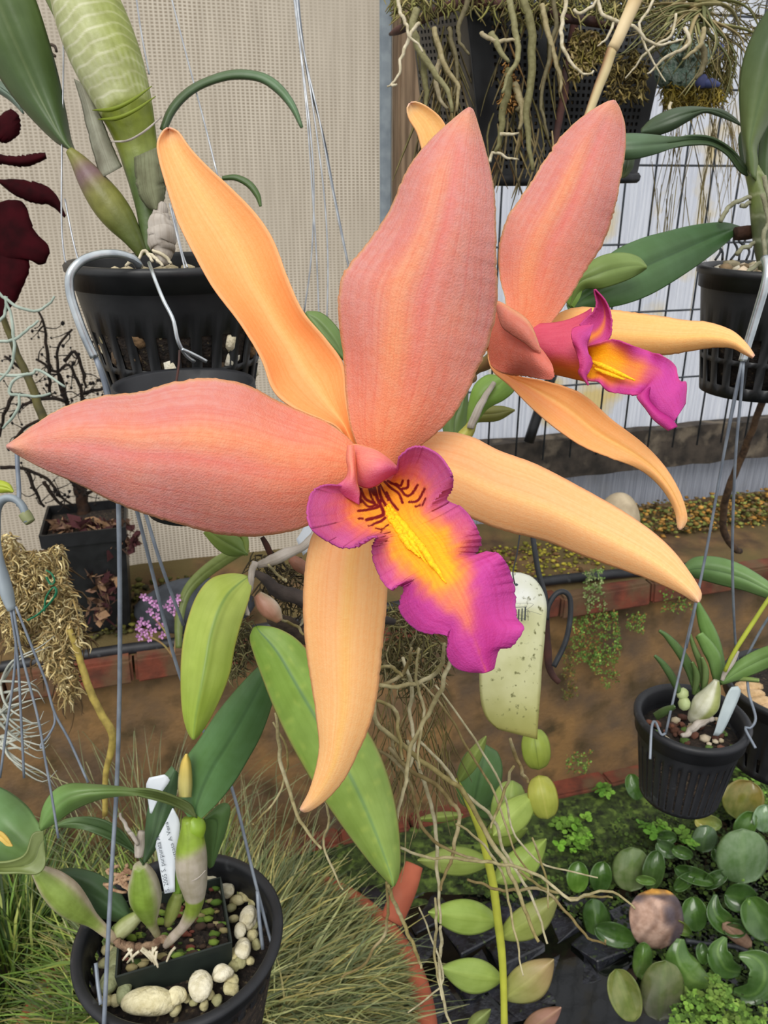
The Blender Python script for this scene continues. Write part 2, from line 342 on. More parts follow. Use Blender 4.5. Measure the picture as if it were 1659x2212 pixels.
# ------------------------------------------------------------------ the setting: back wall, ledge, low wall, pond
z_led = hit(1400, 1105, 0)[2]
off_n = woff(hitz(1400, 1235, z_led))
z_wat = hit(1285, 1700, off_n)[2]
def tex_cloth():
    m = bpy.data.materials.new('shade_cloth'); m.use_nodes = True; t = m.node_tree; N = t.nodes; K = t.links; N.clear()
    out = N.new('ShaderNodeOutputMaterial'); uv = N.new('ShaderNodeUVMap'); sp = N.new('ShaderNodeSeparateXYZ'); K.new(uv.outputs[0], sp.inputs[0])
    no = N.new('ShaderNodeTexNoise'); no.inputs['Scale'].default_value = 7; no.inputs['Detail'].default_value = 5; K.new(uv.outputs[0], no.inputs['Vector'])
    def mth(op, a, b=None, c=None):
        n = N.new('ShaderNodeMath'); n.operation = op
        for i, q in enumerate((a, b, c)):
            if q is None: continue
            if isinstance(q, (int, float)): n.inputs[i].default_value = q
            else: K.new(q, n.inputs[i])
        return n.outputs[0]
    wz = mth('MULTIPLY_ADD', no.outputs[0], .004, sp.outputs[0]); hz = mth('MULTIPLY_ADD', no.outputs[0], .006, sp.outputs[1])
    a = mth('SINE', mth('MULTIPLY', wz, 6.283 / .0078)); b = mth('SINE', mth('MULTIPLY', hz, 6.283 / .0052))
    a = mth('MULTIPLY_ADD', a, .5, .5); b = mth('MULTIPLY_ADD', b, .5, .5)
    n4 = N.new('ShaderNodeTexNoise'); n4.inputs['Scale'].default_value = 3.2; n4.inputs['Detail'].default_value = 3; K.new(uv.outputs[0], n4.inputs['Vector'])
    am = N.new('ShaderNodeMapRange'); am.inputs[1].default_value = .35; am.inputs[2].default_value = .65; am.inputs[3].default_value = .25; am.inputs[4].default_value = 1.1; K.new(n4.outputs[0], am.inputs[0])
    wv0 = mth('MAXIMUM', mth('POWER', a, 1.5), mth('POWER', b, 1.5))
    wv = mth('MULTIPLY_ADD', mth('SUBTRACT', wv0, .6), am.outputs[0], .6)
    mx = N.new('ShaderNodeMix'); mx.data_type = 'RGBA'; K.new(wv, mx.inputs[0]); mx.inputs[6].default_value = list(lin((152, 138, 118))) + [1]; mx.inputs[7].default_value = list(lin((222, 211, 193))) + [1]
    mp = N.new('ShaderNodeMapping'); mp.inputs['Scale'].default_value = (60, 8, 1); K.new(uv.outputs[0], mp.inputs[0])
    n2 = N.new('ShaderNodeTexNoise'); n2.inputs['Scale'].default_value = 1; n2.inputs['Detail'].default_value = 4; K.new(mp.outputs[0], n2.inputs['Vector'])
    mr = N.new('ShaderNodeMapRange'); mr.inputs[1].default_value = .35; mr.inputs[2].default_value = .7; mr.inputs[4].default_value = .35; K.new(n2.outputs[0], mr.inputs[0])
    m2 = N.new('ShaderNodeMix'); m2.data_type = 'RGBA'; m2.blend_type = 'MULTIPLY'; K.new(mr.outputs[0], m2.inputs[0]); K.new(mx.outputs[2], m2.inputs[6]); m2.inputs[7].default_value = (.62, .6, .58, 1)
    d = N.new('ShaderNodeBsdfDiffuse'); K.new(m2.outputs[2], d.inputs[0]); tr = N.new('ShaderNodeBsdfTranslucent'); K.new(m2.outputs[2], tr.inputs[0])
    ms = N.new('ShaderNodeMixShader'); ms.inputs[0].default_value = .45; K.new(d.outputs[0], ms.inputs[1]); K.new(tr.outputs[0], ms.inputs[2]); K.new(ms.outputs[0], out.inputs[0])
    return m
m_cloth = tex_cloth()
m_poly = mat('fluted_polycarbonate', (226, 229, 236), (204, 208, 218), rough=.35, scale=6, bump=0, trans=.45, stretch=(40, 40, 1.5), c3=(222, 200, 140), s3=4.6, k3=(.56, .66))
m_poly2 = mat('shaded_dusty_lower_panel', (160, 164, 174), (132, 136, 146), rough=.5, scale=6, bump=.1, trans=.25, stretch=(40, 40, 1.5), c3=(150, 150, 150), s3=9, k3=(.5, .8))  # greyer copy of the fluted sheet: shade below the rail painted in, with dust

s_post0, s_post1 = ws(hit(843, 250, 0)), ws(hit(905, 250, 0))
def wall_panel(name, s0, s1, z0, z1, off, m, amp, pitch, waves=True):
    ns = int((s1 - s0) / pitch * 6) + 1 if waves else 60
    s = np.linspace(s0, s1, ns); z = np.linspace(z0, z1, 14)
    o = off + amp * np.sin(s / pitch * 6.283)
    G = WO + s[None, :, None] * WE + o[None, :, None] * WN + z[:, None, None] * np.array([0, 0, 1])
    b = MB(); uv = np.stack(np.broadcast_arrays(s[None], z[:, None]), -1).reshape(-1, 2)
    b.add(G.reshape(-1, 3), grid_faces(len(z), ns), uv=uv); o = b.build(name, m); o['kind'] = 'structure'; return o
wall_panel('wall_left', -2.6, s_post0 + .004, z_led - .02, 2.9, 0.0, m_cloth, .003, .35, True)
rail_z = hit(1340, 955, 0)[2]
wall_panel('wall_back', s_post0, 3.2, rail_z, 2.9, -.01, m_poly, .0016, .0105)
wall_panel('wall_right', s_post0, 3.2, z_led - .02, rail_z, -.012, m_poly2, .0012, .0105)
b = MB(); box(b, wp(s_post0 + .004, -.03, z_led), WE * (s_post1 - s_post0 - .004), WN * .07, (0, 0, 2.9 - z_led)); o = b.build('trim_1', m_post, smooth=False); o['kind'] = 'structure'; bevel(o, .004)
b = MB(); box(b, wp(s_post0 - .020, -.004, z_led), WE * .022, WN * .008, (0, 0, 2.9 - z_led)); o = b.build('trim_2', m_greyplast, smooth=False); o['kind'] = 'structure'; bevel(o, .002)
# wooden rail
sA = ws(hit(1010, 985, 0)); r0 = hit(1340, 1008, 0)[2]; r1 = hit(1340, 925, 0)[2]
b = MB(); L_ = 3.0 - sA; n = 60
ss = np.linspace(0, 1, n); G = np.zeros((n, 5, 3))
prof = [(0, 0), (.032, 0), (.035, 1), (0, 1), (0, 0)]
for i, s in enumerate(ss):
    for j, (o_, z_) in enumerate(prof):
        G[i, j] = wp(sA - .15 + s * L_, o_ + rng.randn() * .001, r0 + z_ * (r1 - r0) + rng.randn() * .0015)
b.add(G.reshape(-1, 3), grid_faces(n, 5)); o = b.build('trim_3', m_rail, smooth=False); o['kind'] = 'structure'

# planting ledge: rough top, pipe, brick course, rendered face
ns, no_ = 170, 26
s = np.linspace(-2.4, 3.0, ns); of = np.linspace(0, off_n, no_)
h = rng.rand(ns, no_) * .012; k = np.ones(5) / 5
for ax in (0, 1): h = np.apply_along_axis(lambda q: np.convolve(q, k, 'same'), ax, h)
G = WO + s[:, None, None] * WE + of[None, :, None] * WN; G[..., 2] = z_led + (h - h.mean()) * 3 + np.maximum(0, .05 - of[None]) * .5 - np.maximum(0, of[None] - off_n + .04) * .35
b = MB(); b.add(G.reshape(-1, 3), grid_faces(ns, no_, flip=True)); o = b.build('trim_4', m_ledge); o['kind'] = 'structure'
b = MB(); box(b, wp(-2.4, off_n - .03, z_wat - .3), WE * 5.4, WN * .012, (0, 0, z_led - z_wat + .28)); o = b.build('wall_front', m_render, smooth=False); o['kind'] = 'structure'; front = o
# render skin with lumps
nz = 40; ns = 300; s = np.linspace(-2.4, 3, ns); z = np.linspace(z_wat - .05, z_led - .065, nz); h = rng.rand(nz, ns)
for ax in (0, 1): h = np.apply_along_axis(lambda q: np.convolve(q, np.ones(7) / 7, 'same'), ax, h)
G = WO + s[None, :, None] * WE + (off_n - .012 + .02 * (h - .5))[..., None] * WN + z[:, None, None] * np.array([0, 0, 1.])
b = MB(); b.add(G.reshape(-1, 3), grid_faces(nz, ns)); b.build('render_coat', m_render, front)
bs = ws(hit(1200, 1290, off_n)); rb = np.random.RandomState(3)
for i in range(-9, 13):
    b = MB(); box(b, wp(bs + i * .205 + .004, off_n - .03, z_led - .064 + rb.randn() * .001), WE * .2005, WN * (.052 + rb.rand() * .006), (0, 0, .05), jit=.0016, rs=rb)
    bevel(b.build('brick', m_brick, front, smooth=False), .005)
# red sill bricks at the foot of the wall
s0 = ws(hit(1170, 1690, off_n))
for i in range(-6, 6):
    b = MB(); box(b, wp(s0 + i * .157 + .003, off_n - .02, z_wat - .01), WE * .153, WN * (.045 + rb.rand() * .008), (0, 0, .036 + rb.rand() * .004), jit=.002, rs=rb)
    bevel(b.build('sill_brick', m_brick, front, smooth=False), .005)
b = MB(); box(b, (-4, -3, z_wat - .03), (8, 0, 0), (0, 6, 0), (0, 0, .03)); o = b.build('floor', m_water, smooth=False); o['kind'] = 'structure'

# pipes on the ledge
def pipe(name, label, pts, rpx, m, d=None):
    w = [hit(x, y, off_n - .01 if d is None else d) for x, y in pts]; dm = proj(w[0])[2]
    o = tube(MB(), w, rpx * dm / FPX, n=40, sides=12, wob=.0008).build(name, m); return o
o = pipe('irrigation_pipe', '', [(-60, 1452), (200, 1412), (400, 1385), (700, 1335), (1000, 1285), (1180, 1256), (1480, 1226), (1520, 1222)], 13, m_plast2)
tag(o, 'dark grey irrigation pipe running along the edge of the low wall', 'pipe')
o = pipe('conduit', '', [(1380, 1228), (1480, 1204), (1560, 1192), (1740, 1170)], 11, mat('old_galvanised_conduit', (128, 126, 112), (98, 96, 84), rough=.7, scale=30, bump=.3), off_n - .075)
tag(o, 'thin galvanised conduit lying on the ledge at the right edge', 'pipe')

# wire grid panel in front of the fluted wall
gp = thing('wire_grid_panel', 'dark welded wire grid panel in front of the fluted white wall', 'grid panel', wp(.5, .1, rail_z)); GO = .10
zt, zb = 2.3, rail_z + .012
x0 = ws(hit(1133, 700, GO)); x1 = ws(hit(1196, 700, GO)); dx = x1 - x0
for i in range(-3, 14):
    s = x0 + i * dx; tube(MB(), [wp(s, GO, zb), wp(s, GO, (zb + zt) / 2), wp(s, GO, zt)], .0021, n=3, sides=6).build('wire', m_gridwire, gp)
for y in (30, 192, 358, 525, 668, 812):
    z = hit(1500, y, GO)[2]; tube(MB(), [wp(x0 - 3.2 * dx, GO + .004, z), wp(x0 + 5 * dx, GO + .004, z), wp(x0 + 13.2 * dx, GO + .004, z)], .0021, n=3, sides=6).build('wire', m_gridwire, gp)
# black diagonal strut
o = tube(MB(), [hit(1142, 955, .08), hit(1165, 885, .08), hit(1200, 790, .08)], .011, n=6, sides=8).build('metal_strut', m_plast)
tag(o, 'thick black strut slanting down onto the wooden rail behind the orchid', 'strut')

# ------------------------------------------------------------------ flowers
PK, SA, OR, YE, CRM = (216, 140, 132), (236, 146, 112), (246, 166, 96), (252, 186, 104), (228, 182, 130)
def c_petal(streak=(0, .0), deep=1.0, k=1.0):
    def f(u, t, x, y):
        e = np.abs(u)
        c = mixc((238, 134, 100), PK, sstep(.1, .75, t + .25 * e))
        a = np.sin(x * .031 + y * .017) * np.sin(y * .023 - x * .011)
        c = mixc(c, (247, 164, 104), np.clip(.55 * np.exp(-((u + .25) / .2) ** 2) * sstep(0, .3, t) * (1 - sstep(.6, 1, t)) + .12 * a, 0, 1))
        c = mixc(c, (222, 118, 116), .45 * np.exp(-((u - .08) / .1) ** 2) * sstep(.1, .5, t) * (1 - sstep(.8, 1, t)))
        c = mixc(c, (243, 152, 92), .7 * (1 - sstep(0, .28, t)) * (1 - .5 * e))
        c = mixc(c, (200, 140, 138), .5 * sstep(.5, .95, e) * sstep(.2, .7, t))
        c = mixc(c, (226, 180, 160), .20)
        c = mixc(c, CRM, sstep(.955, 1, e) * .9 + .45 * sstep(.86, 1, t))
        return mixc(c, (214, 160, 150), sstep(.965, 1, t))
    return f
def c_sepal(base=(248, 180, 104), mid=(252, 200, 112), blush=.45, tipc=(232, 190, 152)):
    def f(u, t, x, y):
        e = np.abs(u)
        c = mixc(base, (247, 200, 132), sstep(.4, 1, t) * .5)
        c = mixc(c, mid, .9 * np.exp(-((u - .05) / .16) ** 2) * (1 - sstep(.8, 1, t)))
        c = mixc(c, (238, 146, 104), blush * np.exp(-((u + .35) / .35) ** 2) * (1 - sstep(.1, .8, t)))
        c = mixc(c, (252, 218, 172), .30); c = mixc(c, (232, 168, 128), .35 * sstep(.86, 1, e))
        c = mixc(c, tipc, sstep(.93, .99, t) * .7)
        return mixc(c, (232, 190, 190), .6 * sstep(.985, 1, t))
    return f
F1 = thing('orchid_flower', 'large peach and salmon orchid flower with magenta and yellow lip, nearest the camera', 'flower', P(775, 985, .262), 'peach orchid flowers')
sheet('sepal', [(765, 1000), (735, 930), (690, 905), (640, 885), (592, 845), (565, 775), (520, 700), (460, 620), (415, 540), (385, 480), (365, 420), (345, 350), (340, 310), (352, 284), (362, 276)],
      [(785, 990), (760, 925), (748, 860), (742, 790), (705, 735), (655, 675), (620, 600), (590, 520), (552, 462), (500, 408), (450, 362), (412, 322), (388, 288), (375, 279), (366, 276)],
      [.262, .272, .279, .282, .284, .288], m_sepal, F1, nt=90, nu=26, bow=[.002, .012, .015, .008, .003], col=c_sepal((248, 168, 92), (248, 178, 96), .3), jag=.5)
sheet('sepal', [(860, 975), (900, 950), (925, 937), (965, 933), (1020, 945), (1080, 975), (1150, 1000), (1220, 1035), (1290, 1073), (1350, 1108), (1410, 1150), (1455, 1192), (1490, 1238), (1512, 1275), (1514, 1290), (1510, 1300)],
      [(870, 1010), (910, 1050), (955, 1085), (1005, 1112), (1050, 1132), (1092, 1146), (1140, 1158), (1180, 1168), (1250, 1196), (1330, 1225), (1390, 1246), (1440, 1267), (1475, 1284), (1498, 1298), (1508, 1301)],
      [.262, .268, .270, .268, .262, .255], m_sepal, F1, nt=90, nu=26, bow=[.001, -.006, -.008, -.006, -.002], col=c_sepal((246, 180, 116), (250, 204, 126), .3), jag=.5)
sheet('sepal', [(720, 1010), (700, 1090), (668, 1180), (658, 1250), (656, 1330), (664, 1420), (674, 1480), (684, 1550), (690, 1610), (683, 1660), (668, 1710), (655, 1735), (648, 1748)],
      [(820, 1050), (832, 1120), (838, 1200), (835, 1290), (826, 1390), (815, 1490), (800, 1560), (775, 1620), (745, 1680), (712, 1720), (685, 1742), (662, 1754), (650, 1750)],
      [.264, .268, .272, .275, .280, .290], m_sepal, F1, nt=90, nu=26, bow=[-.002, -.007, -.008, -.006, -.002], col=c_sepal((248, 186, 114), (243, 188, 96), .45), jag=.5)
sheet('petal', [(790, 1000), (768, 965), (742, 938), (700, 910), (640, 885), (590, 862), (545, 838), (500, 824), (440, 818), (370, 828), (300, 848), (215, 858), (140, 880), (80, 915), (40, 945), (14, 963)],
      [(790, 1030), (765, 1060), (735, 1090), (700, 1112), (650, 1140), (600, 1152), (540, 1158), (470, 1152), (400, 1135), (330, 1115), (250, 1085), (170, 1045), (95, 1012), (45, 985), (15, 966)],
      [.255, .250, .244, .240, .238, .240], m_petal, F1, nt=110, nu=40, bow=[-.002, -.012, -.014, -.008, -.003], ruf=(.0022, 2.4), col=c_petal(), jag=.8, keel=.0008)
sheet('petal', [(800, 1015), (778, 975), (758, 920), (748, 850), (744, 780), (734, 700), (732, 640), (745, 590), (790, 530), (833, 470), (862, 410), (885, 360), (922, 312), (960, 275), (998, 243), (1013, 233)],
      [(855, 1005), (900, 968), (948, 930), (990, 880), (1030, 800), (1058, 730), (1073, 650), (1071, 560), (1070, 480), (1066, 410), (1052, 340), (1035, 280), (1022, 240), (1014, 233)],
      [.256, .250, .244, .241, .242, .247], m_petal, F1, nt=110, nu=40, bow=[-.002, -.010, -.014, -.009, -.003], ruf=(.0024, 2.2), col=c_petal(), jag=.8, keel=.0008)

Z = lambda x, y: (620 + x * .33756, 920 + y * .33756)
stripes = [([(450, 360), (465, 440), (470, 490)], 16), ([(465, 400), (500, 470), (560, 500)], 16), ([(455, 548), (520, 540), (590, 520), (600, 480)], 14), ([(560, 400), (580, 470), (620, 560), (590, 585), (510, 605)], 18),
    ([(457, 597), (485, 597)], 12), ([(555, 630), (600, 615), (630, 592)], 14), ([(590, 390), (600, 450), (650, 545)], 16), ([(640, 430), (670, 490), (712, 540)], 14), ([(630, 360), (670, 400), (720, 440), (742, 495)], 14),
    ([(650, 355), (700, 380), (740, 420), (765, 450), (800, 440), (840, 380)], 14), ([(780, 350), (775, 395), (740, 405)], 14), ([(785, 490), (840, 480), (885, 405)], 13), ([(825, 518), (855, 510)], 12), ([(890, 465), (870, 510)], 10),
    ([(565, 658), (610, 665), (650, 635)], 8), ([(600, 690), (610, 668)], 6), ([(620, 695), (660, 683)], 6), ([(520, 645), (550, 638)], 9), ([(745, 350), (730, 385), (700, 370)], 13), ([(470, 470), (520, 520), (575, 510)], 12),
    ([(480, 370), (530, 400), (560, 440)], 20), ([(520, 380), (540, 460), (580, 520)], 12), ([(600, 380), (620, 420), (650, 480)], 10)]
def c_lip(u, t, x, y):
    e = np.abs(u); s = np.clip(np.interp(t, np.arange(20) / 19, np.arange(20)), 0, 19)
    mag, pk, ye, dp = (196, 66, 150), (212, 100, 146), (253, 180, 30), (176, 34, 118)
    n = .025 * np.sin(x * .13 + 1.3 * np.sin(y * .07)) + .02 * np.sin(y * .11 + x * .05) + .02 * np.sin(s * 9 + 14 * u)
    lob = 1 - sstep(7.0, 9.0, s)
    edge_l = mixc(mixc((251, 170, 50), (228, 118, 104), sstep(.30, .62, e + n)), (204, 98, 150), sstep(.50, .86, e + n))
    w = np.interp(s, [8, 10, 12, 13.2, 14.5, 16], [.50, .50, .36, .14, -.08, -.3])
    edge_m = mixc(mixc(ye, (232, 132, 84), sstep(w - .16, w + .20, e + n)), mixc((208, 92, 144), mag, sstep(10, 13, s)), sstep(w + .02, w + .46, e + n))
    edge_m = mixc(edge_m, (232, 128, 100), .75 * sstep(12.3, 13.6, s) * (1 - sstep(14.6, 16.5, s)) * np.exp(-(u / .28) ** 2))
    edge_m = mixc(edge_m, dp, .5 * sstep(13.5, 16, s) * np.exp(-((u - .35) / .3) ** 2))
    c = mixc(edge_m, edge_l, lob)
    c = mixc(c, (253, 188, 20), .7 * np.exp(-(u / .2) ** 2) * sstep(5, 7, s) * (1 - sstep(12, 13.2, s)))
    c = mixc(c, (170, 66, 150), .45 * sstep(.93, 1, e))
    st = np.zeros(x.shape)
    for pl, wd in stripes:
        q = crs([Z(*a) for a in pl], 14); dmin = np.full(x.shape, 1e9)
        for a, b_ in zip(q[:-1], q[1:]):
            ab = b_ - a; tt = np.clip(((x - a[0]) * ab[0] + (y - a[1]) * ab[1]) / (ab @ ab), 0, 1)
            dmin = np.minimum(dmin, np.hypot(x - a[0] - tt * ab[0], y - a[1] - tt * ab[1]))
        st = np.maximum(st, 1 - sstep(.5, 1.0, dmin / (wd * .33756 * .80)))
    return mixc(c, (120, 16, 26), st)
LL = [(776, 1054), (737, 1049), (692, 1050), (666, 1080), (668, 1133), (702, 1166), (750, 1185), (793, 1166), (814, 1160), (804, 1182), (812, 1226), (838, 1271), (870, 1266), (864, 1318), (904, 1362), (965, 1374), (966, 1415), (984, 1441), (1010, 1450), (1035, 1452)]
RR = [(850, 1012), (860, 1014), (864, 985), (900, 964), (942, 978), (970, 1012), (979, 1045), (965, 1078), (1000, 1098), (1030, 1140), (1039, 1172), (1027, 1200), (1070, 1194), (1092, 1215), (1111, 1270), (1115, 1332), (1131, 1358), (1104, 1396), (1078, 1402), (1066, 1444)]
MM = [(806, 1048), (812, 1055), (818, 1063), (826, 1072), (834, 1083), (844, 1097), (856, 1112), (870, 1130), (886, 1148), (902, 1168), (917, 1190), (934, 1213), (950, 1237), (968, 1265), (988, 1300), (1008, 1335), (1020, 1370), (1032, 1400), (1040, 1425), (1051, 1452)]
lip = sheet('lip', LL, RR, [.262, .254, .248, .242, .236, .231, .227, .223, .219, .216, .214, .213, .213, .214], m_lip, F1, M=MM, nt=260, nu=150, paired=True,
            bow=[.014, .022, .016, .002, -.004, -.006, -.004, -.003], ruf=(.0050, 5.2), col=c_lip, th=.0005, jag=1.6)
# yellow crest: two low ridges down the lip's centre
cm = mat('yellow_crest', (254, 206, 8), (250, 178, 10), rough=.7, scale=900, bump=.4, bscale=1500)
for q, r_ in (([(840, 1090, .2400), (858, 1116, .2338), (885, 1150, .2278), (915, 1190, .2222), (940, 1225, .2184), (963, 1259, .2160)], [3, 6, 8, 8, 7, 1.2]),
    ([(832, 1096, .2400), (846, 1124, .2338), (866, 1154, .2280), (888, 1184, .2236), (906, 1203, .2216)], [3, 5, 7, 7, 1.5]),
    ([(836, 1092, .2402), (852, 1121, .2340), (876, 1153, .2280), (902, 1188, .2230), (924, 1218, .2204)], [3, 6, 7, 6, 2])):
    w = PP(q, 0); tube(MB(), w, np.array(r_) * .228 / FPX, n=60, sides=12, wob=.00022, flat=1.0).build('crest', cm, lip)
def c_hood(u, t, x, y):
    c = mixc((238, 142, 126), (202, 84, 142), sstep(.35, .95, (u + 1) / 2 * .55 + t * .62)); return mixc(c, (246, 186, 120), sstep(.93, 1, -u) * .8)
sheet('lip_fold', [(752, 964), (768, 960), (790, 965), (815, 974), (840, 992), (858, 1010), (866, 1018)], [(768, 1030), (778, 1048), (797, 1053), (818, 1044), (835, 1032), (852, 1023), (866, 1020)], [.249, .239, .234, .233, .236, .243], m_lip, F1, nt=50, nu=30, bow=[-.004, -.007, -.006, -.002], col=c_hood)
sheet('lip_fold', [(752, 962), (749, 990), (753, 1015), (748, 1032), (732, 1046), (712, 1052)], [(762, 961), (767, 990), (769, 1018), (771, 1042), (776, 1062), (776, 1090)], [.240, .239, .238, .237, .238, .242], m_lip, F1, nt=50, nu=16, bow=[-.001, -.003, -.003, .001],
      col=lambda u, t, x, y: mixc(mixc((240, 146, 120), (204, 96, 146), sstep(.35, 1, t)), (248, 188, 130), .7 * sstep(.5, .9, u) * (1 - sstep(.6, .9, t))))
ptube('column', [(806, 1000), (806, 1022), (812, 1046)], [.256, .251, .248], [18, 16, 9], mat('orchid_column', (250, 222, 190), (238, 150, 120), rough=.5, scale=200, bump=.1), F1, sides=12)
ptube('flower_stalk', [(790, 985, .264), (830, 960, .285), (900, 905, .31), (960, 850, .335), (1020, 815, .355)], .3, [16, 15, 14, 13, 14], mat('flower_stalk', (128, 122, 62), (132, 92, 62), rough=.5, scale=50, bump=.05), F1, sides=12)

F2 = thing('orchid_flower', 'smaller peach orchid flower turned to the right, behind the large one', 'flower', P(1062, 760, .36), 'peach orchid flowers')
sheet('sepal', [(1048, 760), (985, 600), (945, 450), (912, 325), (900, 285), (884, 258), (879, 236), (884, 224)], [(1085, 740), (1040, 560), (1005, 430), (985, 340), (968, 285), (952, 255), (925, 232), (902, 221), (888, 221)],
      [.362, .360, .356, .350, .344], m_sepal, F2, nt=60, nu=18, bow=[.001, .006, .004, .002], col=c_sepal((248, 190, 96), (250, 198, 104), .1, (230, 206, 170)), jag=.5)
sheet('sepal', [(1110, 730), (1170, 702), (1213, 674), (1250, 664), (1300, 667), (1400, 680), (1480, 692), (1530, 697), (1580, 714), (1612, 742), (1630, 768)], [(1110, 760), (1180, 775), (1240, 770), (1320, 768), (1400, 767), (1450, 765), (1500, 756), (1545, 750), (1582, 752), (1606, 764), (1626, 774)],
      [.362, .370, .368, .360, .348], m_sepal, F2, nt=70, nu=20, bow=[-.001, -.006, -.006, -.002], col=c_sepal((249, 184, 98), (251, 200, 100), .2), jag=.5)
sheet('sepal', [(1058, 745), (1054, 775), (1066, 803), (1100, 832), (1150, 882), (1200, 925), (1260, 965), (1320, 990), (1370, 1008), (1405, 1030), (1435, 1062), (1457, 1102), (1464, 1140), (1467, 1144)],
      [(1075, 750), (1085, 790), (1120, 812), (1170, 822), (1228, 838), (1270, 860), (1320, 905), (1380, 950), (1425, 995), (1455, 1038), (1474, 1078), (1484, 1118), (1478, 1136), (1470, 1144)],
      [.356, .350, .342, .336, .332, .336], m_sepal, F2, nt=80, nu=22, bow=[-.002, .004, .003, -.003, -.001], keel=.0015, col=c_sepal((246, 168, 88), (252, 200, 104), .5), jag=.5)
sheet('petal', [(1072, 720), (1078, 690), (1092, 655), (1080, 600), (1078, 540), (1095, 475), (1140, 405), (1180, 342), (1215, 292), (1265, 248), (1308, 222), (1326, 217)],
      [(1150, 735), (1185, 705), (1222, 655), (1260, 592), (1300, 530), (1325, 460), (1338, 400), (1350, 325), (1350, 275), (1340, 238), (1328, 217)],
      [.358, .356, .352, .350, .350, .348], m_petal, F2, nt=90, nu=34, bow=[.002, -.006, -.010, -.006, -.002], ruf=(.002, 2), col=c_petal(), jag=.7, keel=.001)
def c_near(u, t, x, y):
    c = mixc((232, 130, 104), (218, 128, 112), sstep(0, .7, t)); c = mixc(c, (244, 170, 96), (1 - sstep(0, .12, t)) * .9); return mixc(c, (228, 170, 124), .8 * sstep(.93, 1, np.abs(u)))
sheet('petal', [(1052, 752), (1060, 700), (1070, 662), (1078, 652), (1100, 668), (1130, 688), (1145, 708), (1158, 740), (1175, 762), (1190, 785), (1197, 806)], [(1056, 770), (1064, 792), (1085, 806), (1110, 810), (1130, 811), (1150, 815), (1172, 819), (1190, 820), (1197, 814)],
      [.350, .338, .328, .320, .314, .312], m_petal, F2, nt=60, nu=30, bow=[.004, -.004, -.010, -.006, 0], ruf=(.003, 1.6), col=c_near, jag=.6)
sheet('petal_fold', [(1070, 664), (1078, 652), (1100, 664), (1130, 683), (1148, 704), (1160, 735), (1168, 760)], [(1074, 672), (1085, 705), (1105, 722), (1125, 735), (1140, 745), (1152, 755), (1168, 762)], [.331, .322, .316, .314, .315], m_petal, F2, nt=40, nu=16, bow=[0, -.004, -.003, 0],
      col=lambda u, t, x, y: mixc((214, 134, 116), (226, 168, 128), sstep(.4, 1, -u)), jag=.7)
def c_lip2(kind):
    def f(u, t, x, y):
        n = .02 * np.sin(x * .12 + y * .05); mag = (196, 66, 152)
        if kind == 'tube':
            c = mixc((214, 92, 116), (236, 140, 40), sstep(-.1, .8, u + n)); return mixc(c, (192, 66, 134), .6 * sstep(.75, 1, t))
        if kind == 'lobe':
            return mixc((240, 150, 60), (200, 72, 140), sstep(.05, .5, np.abs(u - .2) + n + .4 * t))
        c = mixc((254, 184, 20), (226, 120, 90), sstep(.22, .56, t + .35 * np.maximum(-u * 0, np.abs(u) - .3) + n)); c = mixc(c, mag, sstep(.38, .70, t + .5 * np.maximum(0, np.abs(u) - .35) + n))
        return mixc(c, (202, 70, 140), sstep(.8, 1, np.abs(u)) * .8)
    return f
l2 = sheet('lip', [(1262, 808), (1272, 822), (1294, 826), (1316, 846), (1361, 853), (1385, 854), (1380, 856), (1396, 882), (1414, 908), (1446, 929)], [(1268, 748), (1290, 742), (1323, 733), (1357, 743), (1398, 758), (1432, 769), (1458, 791), (1468, 822), (1482, 828), (1480, 872)],
      [.338, .330, .325, .320, .316, .313, .312], m_lip, F2, nt=110, nu=60, paired=True, bow=[.006, .004, -.003, -.005], ruf=(.003, 4.4), col=c_lip2('mid'), jag=.6)
sheet('lip_fold', [(1385, 854), (1376, 858), (1396, 884), (1414, 908), (1444, 930)], [(1404, 836), (1402, 862), (1420, 885), (1450, 905), (1463, 922)], [.314, .311, .309, .309], m_lip, F2, nt=30, nu=12, bow=-.002, col=lambda u, t, x, y: mixc((206, 76, 150), (176, 32, 126), sstep(-1, 1, u)), jag=.6)
sheet('lip_tube', [(1140, 706), (1165, 700), (1200, 697), (1230, 690), (1262, 676), (1278, 666)], [(1185, 806), (1215, 812), (1240, 818), (1258, 822), (1268, 826), (1270, 828)], [.350, .342, .337, .334, .332], m_lip, F2, M=[(1155, 760), (1190, 762), (1220, 764), (1240, 765), (1258, 764), (1270, 760)], nt=50, nu=36, paired=False, bow=[-.012, -.014, -.012, -.010], col=c_lip2('tube'))
sheet('side_lobe', [(1252, 700), (1268, 685), (1282, 672), (1288, 655), (1284, 632), (1284, 625)], [(1272, 760), (1292, 750), (1310, 740), (1321, 715), (1320, 682), (1308, 650), (1286, 625)], [.336, .338, .338, .336, .332], m_lip, F2, nt=50, nu=24, bow=[0, .004, .003], col=c_lip2('lobe'), jag=.5)
sheet('side_lobe', [(1282, 700), (1258, 704), (1236, 712), (1236, 735), (1246, 762), (1252, 790), (1250, 806), (1266, 826), (1270, 832)], [(1282, 701), (1276, 722), (1268, 745), (1270, 760), (1276, 772), (1279, 786), (1274, 800), (1266, 815), (1272, 832)], [.326, .323, .322, .322, .324], m_lip, F2, nt=60, nu=16, bow=[0, -.002, -.002], ruf=(.0015, 3),
      col=lambda u, t, x, y: mixc((206, 70, 128), (194, 74, 150), sstep(-1, 1, u)), jag=.4)
b = MB()
for k in range(26):
    x, y = 1256 + rng.rand() * 20, 728 + rng.rand() * 44; blob(b, P(x, y, .3295 - .0), np.array([.00022, .0004, .0004]), seed=k, sub=1)
